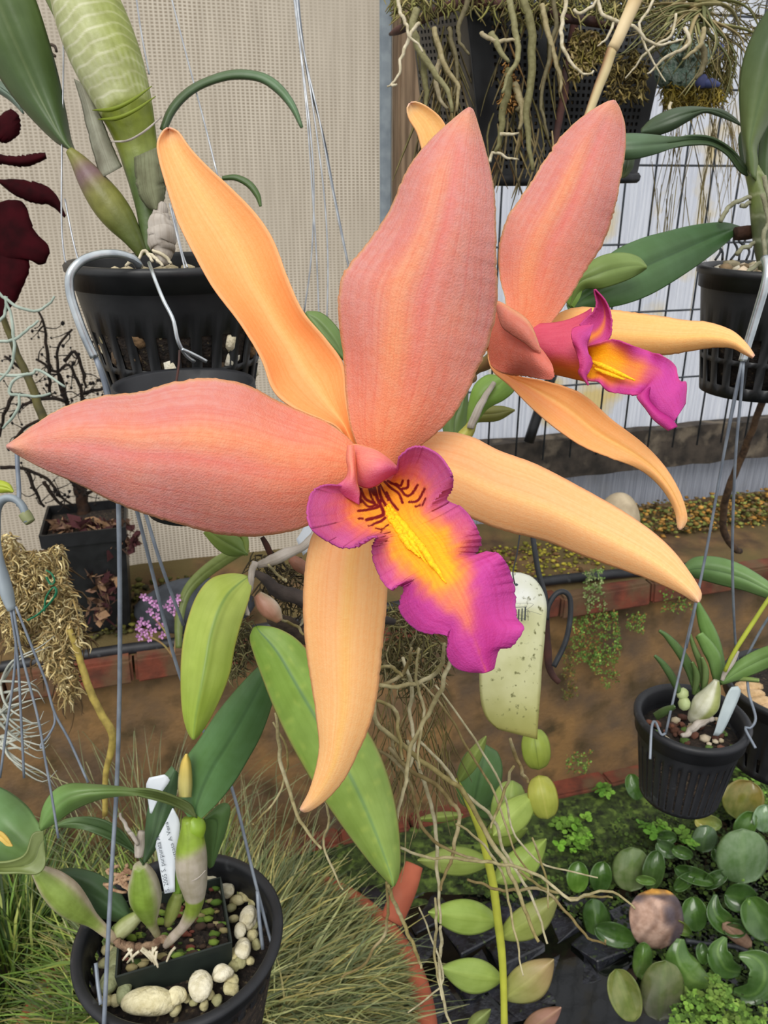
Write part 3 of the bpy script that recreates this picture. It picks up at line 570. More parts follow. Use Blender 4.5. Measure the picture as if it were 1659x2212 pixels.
ptube('crest', [(1275, 780), (1300, 790), (1340, 808), (1372, 822)], [.330, .324, .320, .317], [3, 6, 5, 1.5], cm, l2, sides=8, n=20)
ptube('crest', [(1285, 796), (1310, 806), (1350, 820)], [.326, .3225, .319], [3, 5, 1.5], cm, l2, sides=8, n=16)
ptube('flower_stalk', [(1075, 765, .362), (1050, 785, .37), (1020, 800, .38), (985, 850, .40), (960, 900, .42)], .36, [15, 14, 15, 15, 15], bpy.data.materials['flower_stalk'], F2, sides=12)

# ------------------------------------------------------------------ leaves, stalks and canes helpers
def c_leaf(a, b=None, rib=None, edge=None, ribw=.06, spots=0.0, tip=None):
    b = b or a; rib = rib or tuple(int(k * .72) for k in a)
    def f(u, t, x, y):
        e = np.abs(u); c = mixc(a, b, sstep(.1, .9, t))
        c = mixc(c, tuple(np.array(a) * .86), .25 * (np.sin(x * .045 + y * .02) * np.sin(y * .05) * .5 + .5))
        if spots: c = mixc(c, (178, 190, 84), spots * sstep(.55, .95, np.sin(x * .12 + 2 * np.sin(y * .06)) * np.sin(y * .1 + x * .03)))
        c = mixc(c, (186, 186, 150), .10)
        if rib is not None: c = mixc(c, rib, .75 * np.exp(-(u / ribw) ** 2) * (1 - .5 * t))
        if edge is not None: c = mixc(c, edge, .8 * sstep(.9, 1, e))
        if tip is not None: c = mixc(c, tip, sstep(.9, 1, t))
        return c
    return f
def leaf(par, L, R, dep, a, b=None, rib=None, edge=None, name='leaf', m=None, bow=-.004, keel=.001, nt=44, nu=21, th=.0012, label=None, **k):
    ck = {q: k.pop(q) for q in ('ribw', 'spots', 'tip') if q in k}
    return sheet(name, L, R, dep, m or m_leaf, par, nt=nt, nu=nu, bow=bow, keel=keel, th=th, col=c_leaf(a, b, rib, edge, **ck), label=label, **k)
def wire(name, pts, d, rpx, m, par=None, **k): return ptube(name, pts, d, rpx, m, par, **k)
DG, MG, LG, OL = (52, 78, 44), (92, 122, 58), (150, 176, 74), (112, 116, 58)

# ---- big cane orchid in a black net pot, upper left
T1 = thing('potted_orchid', 'orchid with a very thick banded cane in a black slotted pot, upper left', 'potted plant', P(370, 563, .46))
pc = P(372, 566, .462)
net_pot(pc, .0575, .040, .088, m_plast, T1, nslot=26, rows=((.40, .62), (.66, .90)), duty=.5)
b = MB(); rs = np.random.RandomState(5)
lathe(b, pc, [(.0001, -.008), (.025, -.0085), (.045, -.010), (.055, -.012), (.052, -.03), (.04, -.075), (.001, -.08)], 40); b.build('potting_mix', m_soil, T1)
b = MB()
for i in range(90):
    a_, z = rs.rand() * 6.283, -.03 - rs.rand() * .048; r = .0545 - (.0175) * (-z / .088)
    g_ = rs.randint(0, 5); cl = lin([(238, 236, 226), (120, 96, 70), (226, 220, 200), (90, 74, 58), (160, 150, 120)][g_])
    blob(b, pc + np.array([r * math.cos(a_), r * math.sin(a_), z]), np.array([.0035, .0035, .005]) * (.8 + rs.rand() * .8), seed=i, sub=1, col=cl)
for i in range(30):
    a_ = rs.rand() * 6.283; r = .02 + rs.rand() * .03; blob(b, pc + np.array([r * math.cos(a_), r * math.sin(a_), -.008]), np.array([.005, .005, .003]), seed=i + 99, sub=1, col=lin((218, 206, 180)))
b.build('gravel', m_stone, T1, kind='stuff')
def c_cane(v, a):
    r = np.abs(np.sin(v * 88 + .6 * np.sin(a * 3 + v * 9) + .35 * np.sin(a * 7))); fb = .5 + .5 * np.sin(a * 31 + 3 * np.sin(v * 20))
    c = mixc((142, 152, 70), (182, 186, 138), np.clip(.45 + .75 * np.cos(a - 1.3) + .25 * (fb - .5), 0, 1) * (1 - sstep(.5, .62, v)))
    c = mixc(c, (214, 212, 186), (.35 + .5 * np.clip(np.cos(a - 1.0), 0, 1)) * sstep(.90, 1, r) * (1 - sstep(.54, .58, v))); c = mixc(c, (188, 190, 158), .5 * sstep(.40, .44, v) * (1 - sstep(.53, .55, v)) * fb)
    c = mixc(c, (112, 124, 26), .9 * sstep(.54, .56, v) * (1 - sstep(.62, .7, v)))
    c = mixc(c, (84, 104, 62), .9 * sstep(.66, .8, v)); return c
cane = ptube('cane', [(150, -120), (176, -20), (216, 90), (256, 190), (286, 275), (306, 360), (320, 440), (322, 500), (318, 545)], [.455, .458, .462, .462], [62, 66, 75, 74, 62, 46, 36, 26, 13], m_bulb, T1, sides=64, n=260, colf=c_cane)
# node rings standing proud of the cane and the torn papery sheaths
for k_, (x0_, y0_, x1_, y1_, sg) in enumerate([(200, 238, 328, 186, 22), (212, 258, 336, 208, 20), (240, 306, 349, 252, 22)]):
    q = [(x0_, y0_), ((2 * x0_ + x1_) / 3, (2 * y0_ + y1_) / 3 + sg * .7), ((x0_ + 2 * x1_) / 3, (y0_ + 2 * y1_) / 3 + sg * .6), (x1_, y1_)]
    o = ptube('sheath_ring', q, [.4505, .4375, .4375, .4505], [1, 4.5, 3.5, 1] if k_ < 2 else [1.5, 2.4, 2.4, 1.5], mat('slit_green', (112, 126, 24), rough=.6, bump=0) if k_ == 0 else bpy.data.materials['slit_green'] if k_ == 1 else m_paper, cane, sides=6, n=24)
sheet('papery_sheath', [(160, 170), (176, 225), (192, 295), (206, 345), (216, 386)], [(196, 190), (222, 262), (242, 312), (256, 345), (264, 360)], [.456, .450, .448], m_paper, T1, nt=30, nu=12, bow=-.006, th=.0004, jag=1.0, col=lambda u, t, x, y: np.full(u.shape + (3,), 1.) * np.array([196, 204, 190]))
sheet('papery_sheath', [(290, 340), (292, 380), (300, 420), (318, 448), (330, 455)], [(352, 312), (356, 350), (357, 400), (356, 430), (345, 450)], [.443, .440, .441], m_paper, T1, nt=30, nu=12, bow=-.008, th=.0004, jag=1.5, col=lambda u, t, x, y: np.full(u.shape + (3,), 1.) * np.array([170, 182, 150]))
ptube('old_bulb', [(352, 440), (345, 475), (350, 515), (352, 548), (350, 568)], .445, [8, 20, 30, 26, 12], m_paper, T1, sides=18, wob=.0006, n=30)
ptube('cane', [(150, 325), (172, 352), (205, 400), (240, 448), (278, 500), (300, 535), (308, 552)], [.452, .456, .46], [9, 22, 31, 36, 33, 22, 12], m_bulb, T1, sides=22, n=60,
      colf=lambda v, a: mixc(mixc((126, 126, 58), (122, 92, 104), .9 * np.exp(-((v - .25) / .12) ** 2) * np.clip(.6 + .6 * np.cos(a), 0, 1)), (96, 108, 54), sstep(.5, .9, v)), label='olive cane with a purple blotch')
for q in ([(300, 560), (312, 540), (330, 566)], [(322, 548), (340, 560), (352, 574)], [(290, 552), (280, 566), (272, 574)], [(330, 540), (360, 556), (372, 572)]): ptube('root', q, .44, [3, 4, 3], m_root, T1, wob=.0003)
leaf(T1, [(150, 322), (120, 305), (75, 262), (30, 210), (-10, 150), (-60, 60), (-110, -60)], [(163, 330), (152, 300), (141, 240), (124, 160), (102, 80), (72, -10), (30, -90)], [.452, .45, .44, .43], (60, 84, 42), (74, 98, 46), (96, 112, 60), bow=-.012, keel=.003, label='broad dark green leaf')
leaf(T1, [(150, 110), (130, 60), (105, 10), (70, -60)], [(152, 100), (145, 50), (135, -10), (120, -60)], [.47, .475], (104, 122, 62), (110, 128, 66))
leaf(T1, [(52, 246), (20, 215), (-20, 190)], [(48, 240), (35, 205), (-20, 160)], [.5, .5], (112, 132, 124), (92, 112, 100), label='grey green leaf behind the broad one')
l_, r_ = ribbon([(352, 282), (370, 240), (400, 205), (440, 180), (500, 162), (560, 166), (600, 190), (632, 230), (652, 276)], [6, 8, 8, 8, 9, 9, 9, 6, 1.5]); leaf(T1, l_, r_, [.46, .47, .47], (62, 84, 52), (90, 124, 90), nu=8, bow=-.003)
l_, r_ = ribbon([(480, 385), (510, 384), (538, 398), (556, 422), (563, 446)], [3, 5, 6, 5, 1]); leaf(T1, l_, r_, .5 if False else [.5, .5], (64, 92, 46), (74, 104, 46), nu=8, bow=-.002)
for q in ([(136, -30, .47), (137, 130, .462), (134, 300, .456), (133, 480, .45), (140, 560, .445), (150, 582, .442), (160, 566, .44)], [(140, 430, .45), (158, 520, .448), (172, 572, .447)], [(366, -20, .5), (400, 110, .485), (440, 260, .46), (470, 380, .45)],
          [(292, -20, .52), (305, 70, .51), (322, 160, .5)], [(366, 440, .43), (385, 520, .422), (398, 575, .416), (404, 596, .414), (410, 594, .413), (411, 580, .413)], [(372, 450, .431), (392, 540, .424), (405, 578, .416)]): wire('hanger_wire', q, .4, 1.9, m_thin, T1)

# ---- small black pot hung below it on a bent wire
T2 = thing('hanging_pot', 'small plain black pot hooked under the slotted pot, its rim just above the left petal', 'pot', P(400, 812, .372))
pc = P(398, 826, .372); b = MB()
lathe(b, pc, [(.0001, -.062), (.0225, -.062), (.0305, -.001), (.033, 0), (.0335, -.006), (.0312, -.007), (.0235, -.064), (.0001, -.064)], 64); b.build('pot', m_plast2, T2)
for q in ([(322, 568, .415), (328, 585, .398), (338, 612, .392), (354, 650, .388), (374, 690, .386), (384, 735, .388), (400, 765, .392), (420, 782, .396)], [(392, 754, .390), (412, 763, .392), (434, 774, .396), (446, 781, .398)]): wire('hook', q, .4, 4.2, m_steel, T2, sides=10)
wire('hook', [(388, 757, .389), (386, 790, .386), (380, 830, .384)], .4, 2.6, m_rust, T2, label='rusty wire')

# ---- slack wires in the centre
T3 = thing('wire_hanger', 'bundle of thin pale hanging wires spreading down behind the main flower', 'wire', P(650, 120, .55))
for q in ([(632, -30), (640, 40), (650, 120), (664, 260), (675, 420), (684, 560), (690, 720)], [(634, -30), (643, 50), (652, 125), (672, 300), (678, 420), (672, 560), (656, 680)], [(638, -30), (646, 50), (660, 130), (690, 260), (716, 400), (740, 520), (758, 600)],
          [(640, -30), (648, 60), (662, 140), (680, 260), (700, 420), (708, 560), (706, 700)]): wire('strand', q, [.55, .56, .58], 1.9, m_thin, T3)
wire('strand', [(642, -30, .56), (650, 60, .57), (668, 180, .6), (700, 300, .68), (722, 420, .7), (738, 500, .7), (752, 570, .7)], .6, 2.2, m_greywire, T3)

# ---- burgundy leaved plant, far left
T4 = thing('burgundy_plant', 'plant with nearly black burgundy leaves at the left edge, beside the cane orchid', 'plant', P(0, 700, .7))
bg_ = lambda L, R, lab=None: sheet('leaf', L, R, [.70, .695, .70], m_burg, T4, nt=30, nu=10, bow=-.005, th=.0008, jag=1.5, label=lab)
bg_([(-20, 332), (30, 338), (60, 334), (98, 330)], [(-20, 352), (20, 356), (60, 360), (101, 342)])
bg_([(-5, 388), (40, 388), (90, 398), (120, 420), (142, 466)], [(0, 396), (30, 420), (70, 438), (110, 444), (140, 470)])
bg_([(18, 432), (52, 440), (76, 500), (104, 530), (102, 560), (84, 572), (66, 545)], [(-10, 440), (-20, 500), (-10, 560), (20, 560), (40, 545), (60, 540), (64, 545)])
bg_([(-20, 520), (40, 540), (62, 560), (58, 600), (34, 650), (14, 652)], [(-20, 560), (-30, 600), (-20, 640), (-10, 672), (0, 690), (10, 680)])
bg_([(-10, 260), (20, 238), (40, 250), (42, 285), (22, 305)], [(-20, 280), (-10, 300), (0, 306), (10, 308), (20, 306)])
ptube('stem', [(-10, 640), (12, 700), (40, 770), (66, 830), (92, 900), (110, 960)], .72, [6, 7, 8, 9, 10, 10], mat('olive_stem', (84, 78, 34), (58, 54, 30), rough=.7, scale=60), T4, wob=.0006)
for q in ([(40, 80, .6), (88, 96, .6), (116, 98, .6), (122, 112, .6)], [(104, 112, .6), (120, 122, .6)]): ptube('dry_twig', q, .6, [3, 4, 3], m_bark, T4)

# ---- bare shrub in a square black pot, standing on the ledge
T5 = thing('bare_shrub', 'leafless dark twiggy shrub in a square black pot on the ledge, far left', 'shrub', hitz(215, 1320, z_led))
cpt = hitz(218, 1330, z_led + .004); d5 = proj(cpt)[2]; hw = 76 * d5 / FPX; hh = .20
b = MB(); g5 = []
for z_, w_ in ((0, .82), (hh * .6, .95), (hh * .88, 1.0), (hh * .88, 1.05), (hh, 1.06), (hh, 1.0), (hh * .9, .97)):
    g5.append([cpt + WE * hw * w_ * a_ + WN * hw * w_ * c_ + np.array([0, 0, z_]) for a_, c_ in ((-1, 1), (-.9, 1.04), (.9, 1.04), (1, 1), (1, -1), (-1, -1))])
G = np.array(g5); b.add(G.reshape(-1, 3), grid_faces(len(g5), 6, wrap=True)); b.build('pot', m_plast, T5, smooth=False)
b = MB(); q5 = cpt + np.array([0, 0, hh * .86]); box(b, q5 - WE * hw * .95 - WN * hw * .95, WE * hw * 1.9, WN * hw * 1.9, (0, 0, .012)); b.build('soil', m_soil, T5, smooth=False)
rs = np.random.RandomState(11); td = d5 - .02
trunk = [(180, 1128), (178, 1090), (172, 1050), (165, 1020)]
ptube('trunk', trunk, td, [15, 13, 14, 9], m_bark, T5, wob=.002, colf=lambda v, a: mixc((176, 140, 110), (120, 90, 66), v))
hand = [[(172, 1060), (130, 1010), (95, 970), (80, 950)], [(166, 1040), (140, 990), (125, 950)], [(160, 930), (140, 860), (128, 820), (124, 760), (130, 740), (155, 712)], [(155, 925), (148, 880), (128, 810), (105, 795), (80, 775)], [(106, 800), (100, 740), (94, 700), (82, 672)],
        [(106, 795), (108, 840), (100, 858), (60, 855), (30, 850)], [(182, 880), (170, 830), (150, 790), (130, 800)], [(180, 850), (200, 845), (225, 838), (250, 845)], [(30, 850), (10, 890), (0, 940)], [(150, 870), (100, 860), (60, 870), (20, 900)], [(178, 1070), (205, 1060), (222, 1066)],
        [(0, 1010), (50, 1012), (100, 1035), (130, 1070), (160, 1095)], [(60, 1018), (75, 1060), (95, 1095)], [(95, 1040), (120, 1080), (150, 1100)], [(70, 830), (40, 790), (10, 770)], [(205, 715), (215, 722), (222, 735)], [(140, 780), (160, 760), (176, 790), (185, 840)], [(24, 960), (60, 920), (110, 900)]]
tw = MB()
dsh = lambda x, y: min(td - .02, proj(hit(x, y, .13))[2])
for q in hand:
    ptube('branch', [(x_, y_, dsh(x_, y_)) for x_, y_ in q], td, [4.4, 3.6, 2.6], m_bark, T5, sides=6, wob=.0012, colf=lambda v, a: np.ones(v.shape + (3,)) * np.array([120, 105, 90]))
    for k in range(7):
        i = rs.randint(0, len(q) - 1); f_ = rs.rand(); x = q[i][0] * (1 - f_) + q[i + 1][0] * f_; y = q[i][1] * (1 - f_) + q[i + 1][1] * f_; a_ = rs.rand() * 6.3; l = 14 + rs.rand() * 34
        dd = dsh(x, y) - rs.rand() * .02; p2 = (x + math.cos(a_) * l, y + math.sin(a_) * l * .8); tube(tw, PP([(x, y), ((x + p2[0]) / 2 + rs.randn() * 4, (y + p2[1]) / 2 + rs.randn() * 4), p2], dd), [.0013, .0009, .0005], n=6, sides=4, c=lin((96, 84, 74)))
        blob(tw, P(p2[0], p2[1], dd), np.array([.0026, .002, .003]) * (.6 + rs.rand() * .7), seed=k, sub=1, col=lin((70, 56, 52)))
tw.build('twigs', m_bark, T5, kind='stuff')
lm = MB()
for k in range(420):
    f_ = rs.rand(); x = 110 + rs.rand() * 185; y = 1125 + rs.rand() ** 1.5 * 75
    if rs.rand() < .28: x, y = 225 + rs.randn() * 16, 1240 + rs.rand() * 100
    if y > 1200 and rs.rand() < .4: continue
    p = P(x, y, td - .07 - rs.rand() * .02); v1 = rs.randn(3) * .007; v2 = rs.randn(3) * .004
    cc = [(120, 92, 76), (148, 118, 92), (70, 34, 38), (96, 74, 60), (60, 26, 30)][rs.randint(5)]
    lm.add([p - v1, p + v2, p + v1, p - v2], [(0, 1, 2, 3)], lin(cc))
lm.build('dead_leaves', m_dry, T5, kind='stuff')
# pale curling air plant strands in front of it
T6 = thing('air_plant', 'pale green curling thread-like air plant hanging over the bare shrub', 'air plant', P(30, 760, .62))
for q in ([(-20, 600), (0, 636), (40, 664), (76, 671), (100, 662), (118, 640)], [(-20, 736), (10, 738), (36, 730), (60, 712), (84, 694)], [(-20, 804), (30, 812), (70, 806), (86, 798), (140, 836)], [(10, 640), (26, 690), (30, 760), (20, 800), (-10, 830)],
          [(60, 806), (30, 822), (20, 850), (40, 852), (80, 856), (110, 850)], [(44, 850), (40, 880), (26, 905), (4, 925)], [(-10, 700), (10, 680), (14, 640)]): ptube('strand', q, .62, [2.6, 3.4, 3.2, 2.4], mat('pale_air_plant', (168, 180, 168), (136, 150, 138), rough=.8, scale=60) if 'pale_air_plant' not in bpy.data.materials else bpy.data.materials['pale_air_plant'], T6, wob=.0004)

# ---- clip-on grey hanger with wires, far left
T7 = thing('plastic_hanger', 'grey plastic hanger hook with four steel wires running down at the left edge', 'hanger', P(10, 1200, .42))
ptube('rod', [(36, 960), (38, 1010), (41, 1060), (40, 1094)], .42, 5, m_greywire, T7, sides=10)
ptube('hook', [(60, 1128), (50, 1096), (32, 1078), (8, 1078), (-8, 1100), (-8, 1150), (0, 1210), (10, 1260), (20, 1300), (26, 1318)], .42, [12, 12, 12, 13, 12, 9, 10, 15, 17, 11], m_greyplast, T7, sides=14, flat=.7)
ptube('hook_cap', [(52, 1108), (60, 1120), (66, 1128)], .42, [13, 13, 11], mat('olive_plastic', (128, 132, 92), rough=.5, bump=0), T7, sides=12)
for q in ([(24, 1300), (34, 1380), (30, 1460), (16, 1560), (0, 1680)], [(28, 1310), (44, 1400), (64, 1480), (84, 1560), (96, 1630), (112, 1720), (126, 1810)], [(34, 1310), (70, 1400), (98, 1470), (118, 1540), (150, 1600), (190, 1690)], [(22, 1310), (38, 1420), (46, 1560), (52, 1680)]): wire('steel_wire', q, [.42, .43, .44], 2.8, m_greywire, T7)
wire('steel_wire', [(116, 1532), (118, 1562), (104, 1590), (90, 1606), (88, 1616), (96, 1612)], .435, 2.6, m_greywire, T7)
o = leaf(None, [(-14, 1036), (8, 1040), (22, 1048), (29, 1062)], [(-14, 1062), (0, 1064), (16, 1063), (28, 1063)], [.6, .6], (176, 190, 50), name='leaf_tip', bow=-.003); tag(o, 'bright yellow-green leaf tip poking in at the left edge above the grey hanger', 'leaf')

# ---- hanging clump of dry straw-coloured moss fern
T8 = thing('dry_fern', 'straw coloured dried fern clump hanging on a green tie, left edge', 'fern', P(90, 1300, .75))
def in_poly(x, y, pl):
    c = False; j = len(pl) - 1
    for i in range(len(pl)):
        if (pl[i][1] > y) != (pl[j][1] > y) and x < (pl[j][0] - pl[i][0]) * (y - pl[i][1]) / (pl[j][1] - pl[i][1]) + pl[i][0]: c = not c
        j = i
    return c
def tufts(name, poly, d, n, cols, ln, par, m, seed=0, r=.9, ddep=.03, down=.4, wid=None, curl=1.0, sd=3):
    rs = np.random.RandomState(seed); b = MB(); xs = [p[0] for p in poly]; ys = [p[1] for p in poly]; k = 0
    while k < n:
        x, y = rs.uniform(min(xs), max(xs)), rs.uniform(min(ys), max(ys))
        if not in_poly(x, y, poly): continue
        k += 1; a_ = rs.rand() * 6.283; l = ln * (.5 + rs.rand()); dd = d + rs.rand() * ddep
        q = [(x, y)]
        for s_ in range(3):
            a_ += rs.randn() * curl; q.append((q[-1][0] + math.cos(a_) * (1 - .85 * down) * l / 3, q[-1][1] + (math.sin(a_) * (1 - down) + down) * l / 3))
        c = np.array(cols[rs.randint(len(cols))]) * (.8 + .35 * rs.rand()); w = PP(q, [dd, dd + rs.randn() * .004])
        rr = r * d / FPX; tube(b, w, [rr * .7, rr, rr * .8, rr * .3], n=5, sides=sd, c=lin(np.clip(c, 0, 255)), cap=False)
    return b.build(name, m, par, kind='stuff')
tan = [(206, 190, 140), (188, 168, 118), (222, 208, 164), (168, 146, 100), (150, 128, 86)]
pol = [(0, 1160), (20, 1150), (50, 1190), (100, 1190), (128, 1170), (140, 1220), (150, 1270), (170, 1310), (180, 1390), (150, 1400), (168, 1470), (176, 1490), (140, 1515), (124, 1470), (100, 1440), (80, 1400), (90, 1360), (50, 1330), (50, 1400), (20, 1400), (0, 1330)]
tufts('fronds', pol, .74, 2600, tan, 30, T8, m_dry, 3, r=2.3, ddep=.05)
tufts('stems', pol, .80, 500, [(120, 96, 66), (96, 76, 50)], 60, T8, m_dry, 4, r=2.6, ddep=.03)
for q in ([(100, 1232), (112, 1240), (118, 1256), (110, 1262), (100, 1246)], [(60, 1340), (84, 1326), (110, 1300), (122, 1280), (116, 1268), (100, 1290), (96, 1320)]): ptube('green_tie', q, .735, 4.5, mat('green_tie', (20, 110, 76), rough=.5, bump=0) if 'green_tie' not in bpy.data.materials else bpy.data.materials['green_tie'], T8, flat=.4)
o = ptube('yellow_stalk', [(150, 1360), (166, 1400), (186, 1470), (215, 1535), (243, 1585), (240, 1620), (228, 1680), (226, 1762)], [.74, .76, .78], [6, 7, 8, 8, 9, 7, 6, 6], mat('yellow_stalk', (178, 158, 78), (140, 122, 60), rough=.6, scale=120, bump=.1), None, sides=9, wob=.0004); tag(o, 'yellowish knotted plant stalk slanting down below the dry fern', 'stem')
# tillandsia, far left
T9 = thing('air_plant', 'silvery tillandsia with curling leaves below the grey hanger, left edge', 'air plant', P(0, 1560, .6)); rs = np.random.RandomState(8)
for k in range(26):
    a_ = rs.uniform(-1.3, 1.3); l = 60 + rs.rand() * 70; y0_ = 1470 + rs.rand() * 150; x0_ = -10 + rs.rand() * 20
    q = [(x0_, y0_), (x0_ + l * .5 * math.cos(a_), y0_ + l * .5 * math.sin(a_)), (x0_ + l * .85 * math.cos(a_ * .6), y0_ + l * .8 * math.sin(a_) + 4), (x0_ + l * math.cos(a_ * .3), y0_ + l * math.sin(a_) * .9 + rs.randn() * 16)]
    ptube('leaf', q, [.6, .58, .59], [3.4, 2.8, 1.8, .6], mat('silver_air_plant', (176, 178, 166), (142, 146, 136), rough=.8, scale=60) if 'silver_air_plant' not in bpy.data.materials else bpy.data.materials['silver_air_plant'], T9, sides=5)

# ---- pink blossom cluster on the ledge and things behind it
T10 = thing('pink_blossoms', 'small cluster of lilac pink blossoms low behind the wires, left of centre', 'flower', P(340, 1340, 1.15)); rs = np.random.RandomState(2)
for q in ([(372, 1420), (360, 1370), (330, 1330)], [(375, 1420), (350, 1390), (312, 1370)], [(376, 1420), (380, 1370), (378, 1320)]): ptube('stalk', q, [1.12, 1.15], 2.2, bpy.data.materials['flower_stalk'], T10)
for (x, y) in [(322, 1296), (310, 1290), (334, 1304), (305, 1342), (318, 1348), (300, 1356), (312, 1366), (330, 1362), (322, 1378), (345, 1350), (338, 1332), (350, 1372), (302, 1376), (368, 1296), (378, 1306), (384, 1292), (362, 1312), (376, 1322), (324, 1322), (344, 1312)]:
    b = MB()
    for k in range(5):
        a_ = k * 1.257 + rs.rand(); c = P(x, y, 1.15); tip = P(x + math.cos(a_) * 10, y + math.sin(a_) * 10, 1.14); n1 = P(x + math.cos(a_ + .45) * 7, y + math.sin(a_ + .45) * 7, 1.142); n2 = P(x + math.cos(a_ - .45) * 7, y + math.sin(a_ - .45) * 7, 1.142)
        b.add([c, n1, tip, n2], [(0, 1, 2, 3)])
    blob(b, P(x, y, 1.144), .0018, seed=k, sub=1); b.build('blossom', m_flowerp, T10)
o = leaf(T10, [(380, 1400), (378, 1340), (392, 1280), (420, 1240), (470, 1200), (520, 1180)], [(392, 1400), (396, 1340), (410, 1290), (440, 1256), (490, 1220), (540, 1190)], [1.12, 1.15, 1.1], (96, 110, 52), (110, 124, 66))
o = MB(); cR = hitz(420, 1345, z_led)
for k in range(1): blob(o, cR + np.array([0, 0, .035]), np.array([.10, .05, .05]), seed=21, sub=3)
tag(o.build('dark_rock', mat('slate_rock', (62, 66, 72), (42, 45, 50), rough=.9, scale=30, bump=.5)), 'rounded dark slate rock on the ledge behind the pink blossoms', 'rock')

# ------------------------------------------------------------------ lower left: round pot on a wire hanger, square inner pot, orchid, stones, tag
A1 = thing('hanging_pot', 'round black pot ringed with pale stones, hanging on a galvanised hook, lower left', 'pot', P(385, 2030, .54))
pc5 = P(388, 2016, .535); R5 = .0655
net_pot(pc5, R5, .048, .10, m_plast2, A1, nslot=34, rows=((.22, .92),), rim=.0075, duty=.42)
b = MB(); lathe(b, pc5, [(.0001, -.030), (R5 - .004, -.030), (.05, -.095), (.0001, -.095)], 48); b.build('grit', m_soil, A1)
hk = [(302, 577, .413), (288, 560, .408), (255, 549, .40), (215, 550, .392), (176, 564, .386), (152, 592, .384), (151, 630, .386), (162, 670, .388), (182, 724, .392), (204, 772, .396)]
wire('hook', hk, .39, [9.5, 9.5, 9.5, 9.5], m_steel, A1, sides=16, n=60)
for q in ([(206, 770, .396), (222, 815, .40), (236, 870, .404), (250, 980, .42), (256, 1090, .435), (259, 1300, .455), (258, 1500, .475), (252, 1700, .485), (240, 1900, .482), (232, 2060, .478), (224, 2225, .474)],): wire('hanger_wire', q, .4, 5.2, m_greywire, A1, sides=10, n=60)
wire('hanger_wire', [(208, 772, .397), (226, 815, .402), (252, 900, .42), (300, 1060, .45), (345, 1210, .47), (396, 1350, .50)], .4, 4.2, m_greywire, A1, sides=8)
wire('hanger_wire', [(206, 772, .398), (222, 815, .403), (250, 950, .43), (292, 1090, .46), (330, 1240, .49), (360, 1360, .51), (396, 1480, .53), (450, 1600, .545), (500, 1700, .55), (550, 1900, .55), (584, 2030, .545), (594, 2056, .54), (590, 2062, .538)], .4, 4, m_greywire, A1, sides=8, n=60)
wire('hanger_wire', [(556, 1925, .545), (560, 1985, .54), (568, 2050, .538)], .5, 4.2, m_greywire, A1, sides=8)
wire('hanger_wire', [(207, 2080, .49), (212, 2130, .485), (218, 2170, .48)], .5, 4.2, m_greywire, A1, sides=8)

A2 = thing('potted_orchid', 'bulbous orchid in a square dark inner pot inside the round pot, lower left', 'potted plant', P(370, 2020, .535))
m_gplast = mat('dark_green_plastic', (46, 54, 48), (34, 40, 38), rough=.5, scale=40, bump=.08)
# square inner pot: four walls seen as a band; corners set on the pot's own level
za = pc5[2] - .006
cor = [hitz(x, y, za) for x, y in ((250, 2110), (500, 2035), (476, 1895), (262, 1950))]
b = MB(); q = np.array(cor); cen = q.mean(0); rows_ = []
for z_, k_ in ((0, 1.0), (-.028, .94), (-.075, .80)): rows_.append([cen + (c - cen) * k_ + np.array([0, 0, z_]) for c in cor] + [cen + (cor[0] - cen) * k_ + np.array([0, 0, z_])])
def dens(row, n=10): return np.vstack([np.linspace(row[i], row[i + 1], n, endpoint=(i == 3)) for i in range(4)])
slab(b, np.array([dens(np.array(r_)) for r_ in rows_]), .0014); b.build('inner_pot', m_gplast, A2, smooth=False)
b = MB(); n_ = 26; rs = np.random.RandomState(4); c4 = [cen + (c - cen) * .95 + np.array([0, 0, -.012]) for c in cor]; G = np.zeros((n_, n_, 3))
for i in range(n_):
    for j in range(n_): u_, v_ = i / (n_ - 1), j / (n_ - 1); G[i, j] = (c4[0] * (1 - u_) + c4[1] * u_) * (1 - v_) + (c4[3] * (1 - u_) + c4[2] * u_) * v_ + np.array([0, 0, rs.rand() * .005])
b.add(G.reshape(-1, 3), grid_faces(n_, n_)); b.build('potting_mix', m_soil, A2)
b = MB()
for k in range(130):
    u_, v_ = rs.rand(2); p = (c4[0] * (1 - u_) + c4[1] * u_) * (1 - v_) + (c4[3] * (1 - u_) + c4[2] * u_) * v_ + np.array([0, 0, .005])
    cc = [(88, 118, 44), (120, 146, 60), (70, 54, 44), (110, 60, 50), (150, 140, 100), (60, 80, 34)][rs.randint(6)]; blob(b, p, np.array([.0035, .002, .002]) * (.4 + rs.rand()), seed=k, sub=1, col=lin(cc))
b.build('mulch', m_dry, A2, kind='stuff')
wh, gy, gn = (214, 206, 190), (182, 172, 158), (150, 170, 84)
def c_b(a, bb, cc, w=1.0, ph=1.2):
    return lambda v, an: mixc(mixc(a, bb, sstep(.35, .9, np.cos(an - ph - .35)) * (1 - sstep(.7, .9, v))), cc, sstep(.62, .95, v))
ptube('pseudobulb', [(80, 1880), (105, 1902), (135, 1930), (168, 1962), (205, 1992), (240, 2022), (262, 2036)], [.50, .51, .525, .535], [13, 28, 33, 27, 15, 11, 8], m_bulb, A2, sides=22, n=50, colf=c_b((206, 190, 170), (136, 158, 74), (186, 166, 148), .9, 0))
ptube('pseudobulb', [(302, 1870), (308, 1895), (312, 1925), (318, 1955), (326, 1990), (340, 2020)], [.50, .51, .53], [14, 30, 34, 24, 12, 8], m_bulb, A2, sides=22, n=44, colf=c_b((200, 192, 170), (128, 156, 60), (150, 146, 112), .9, 0))
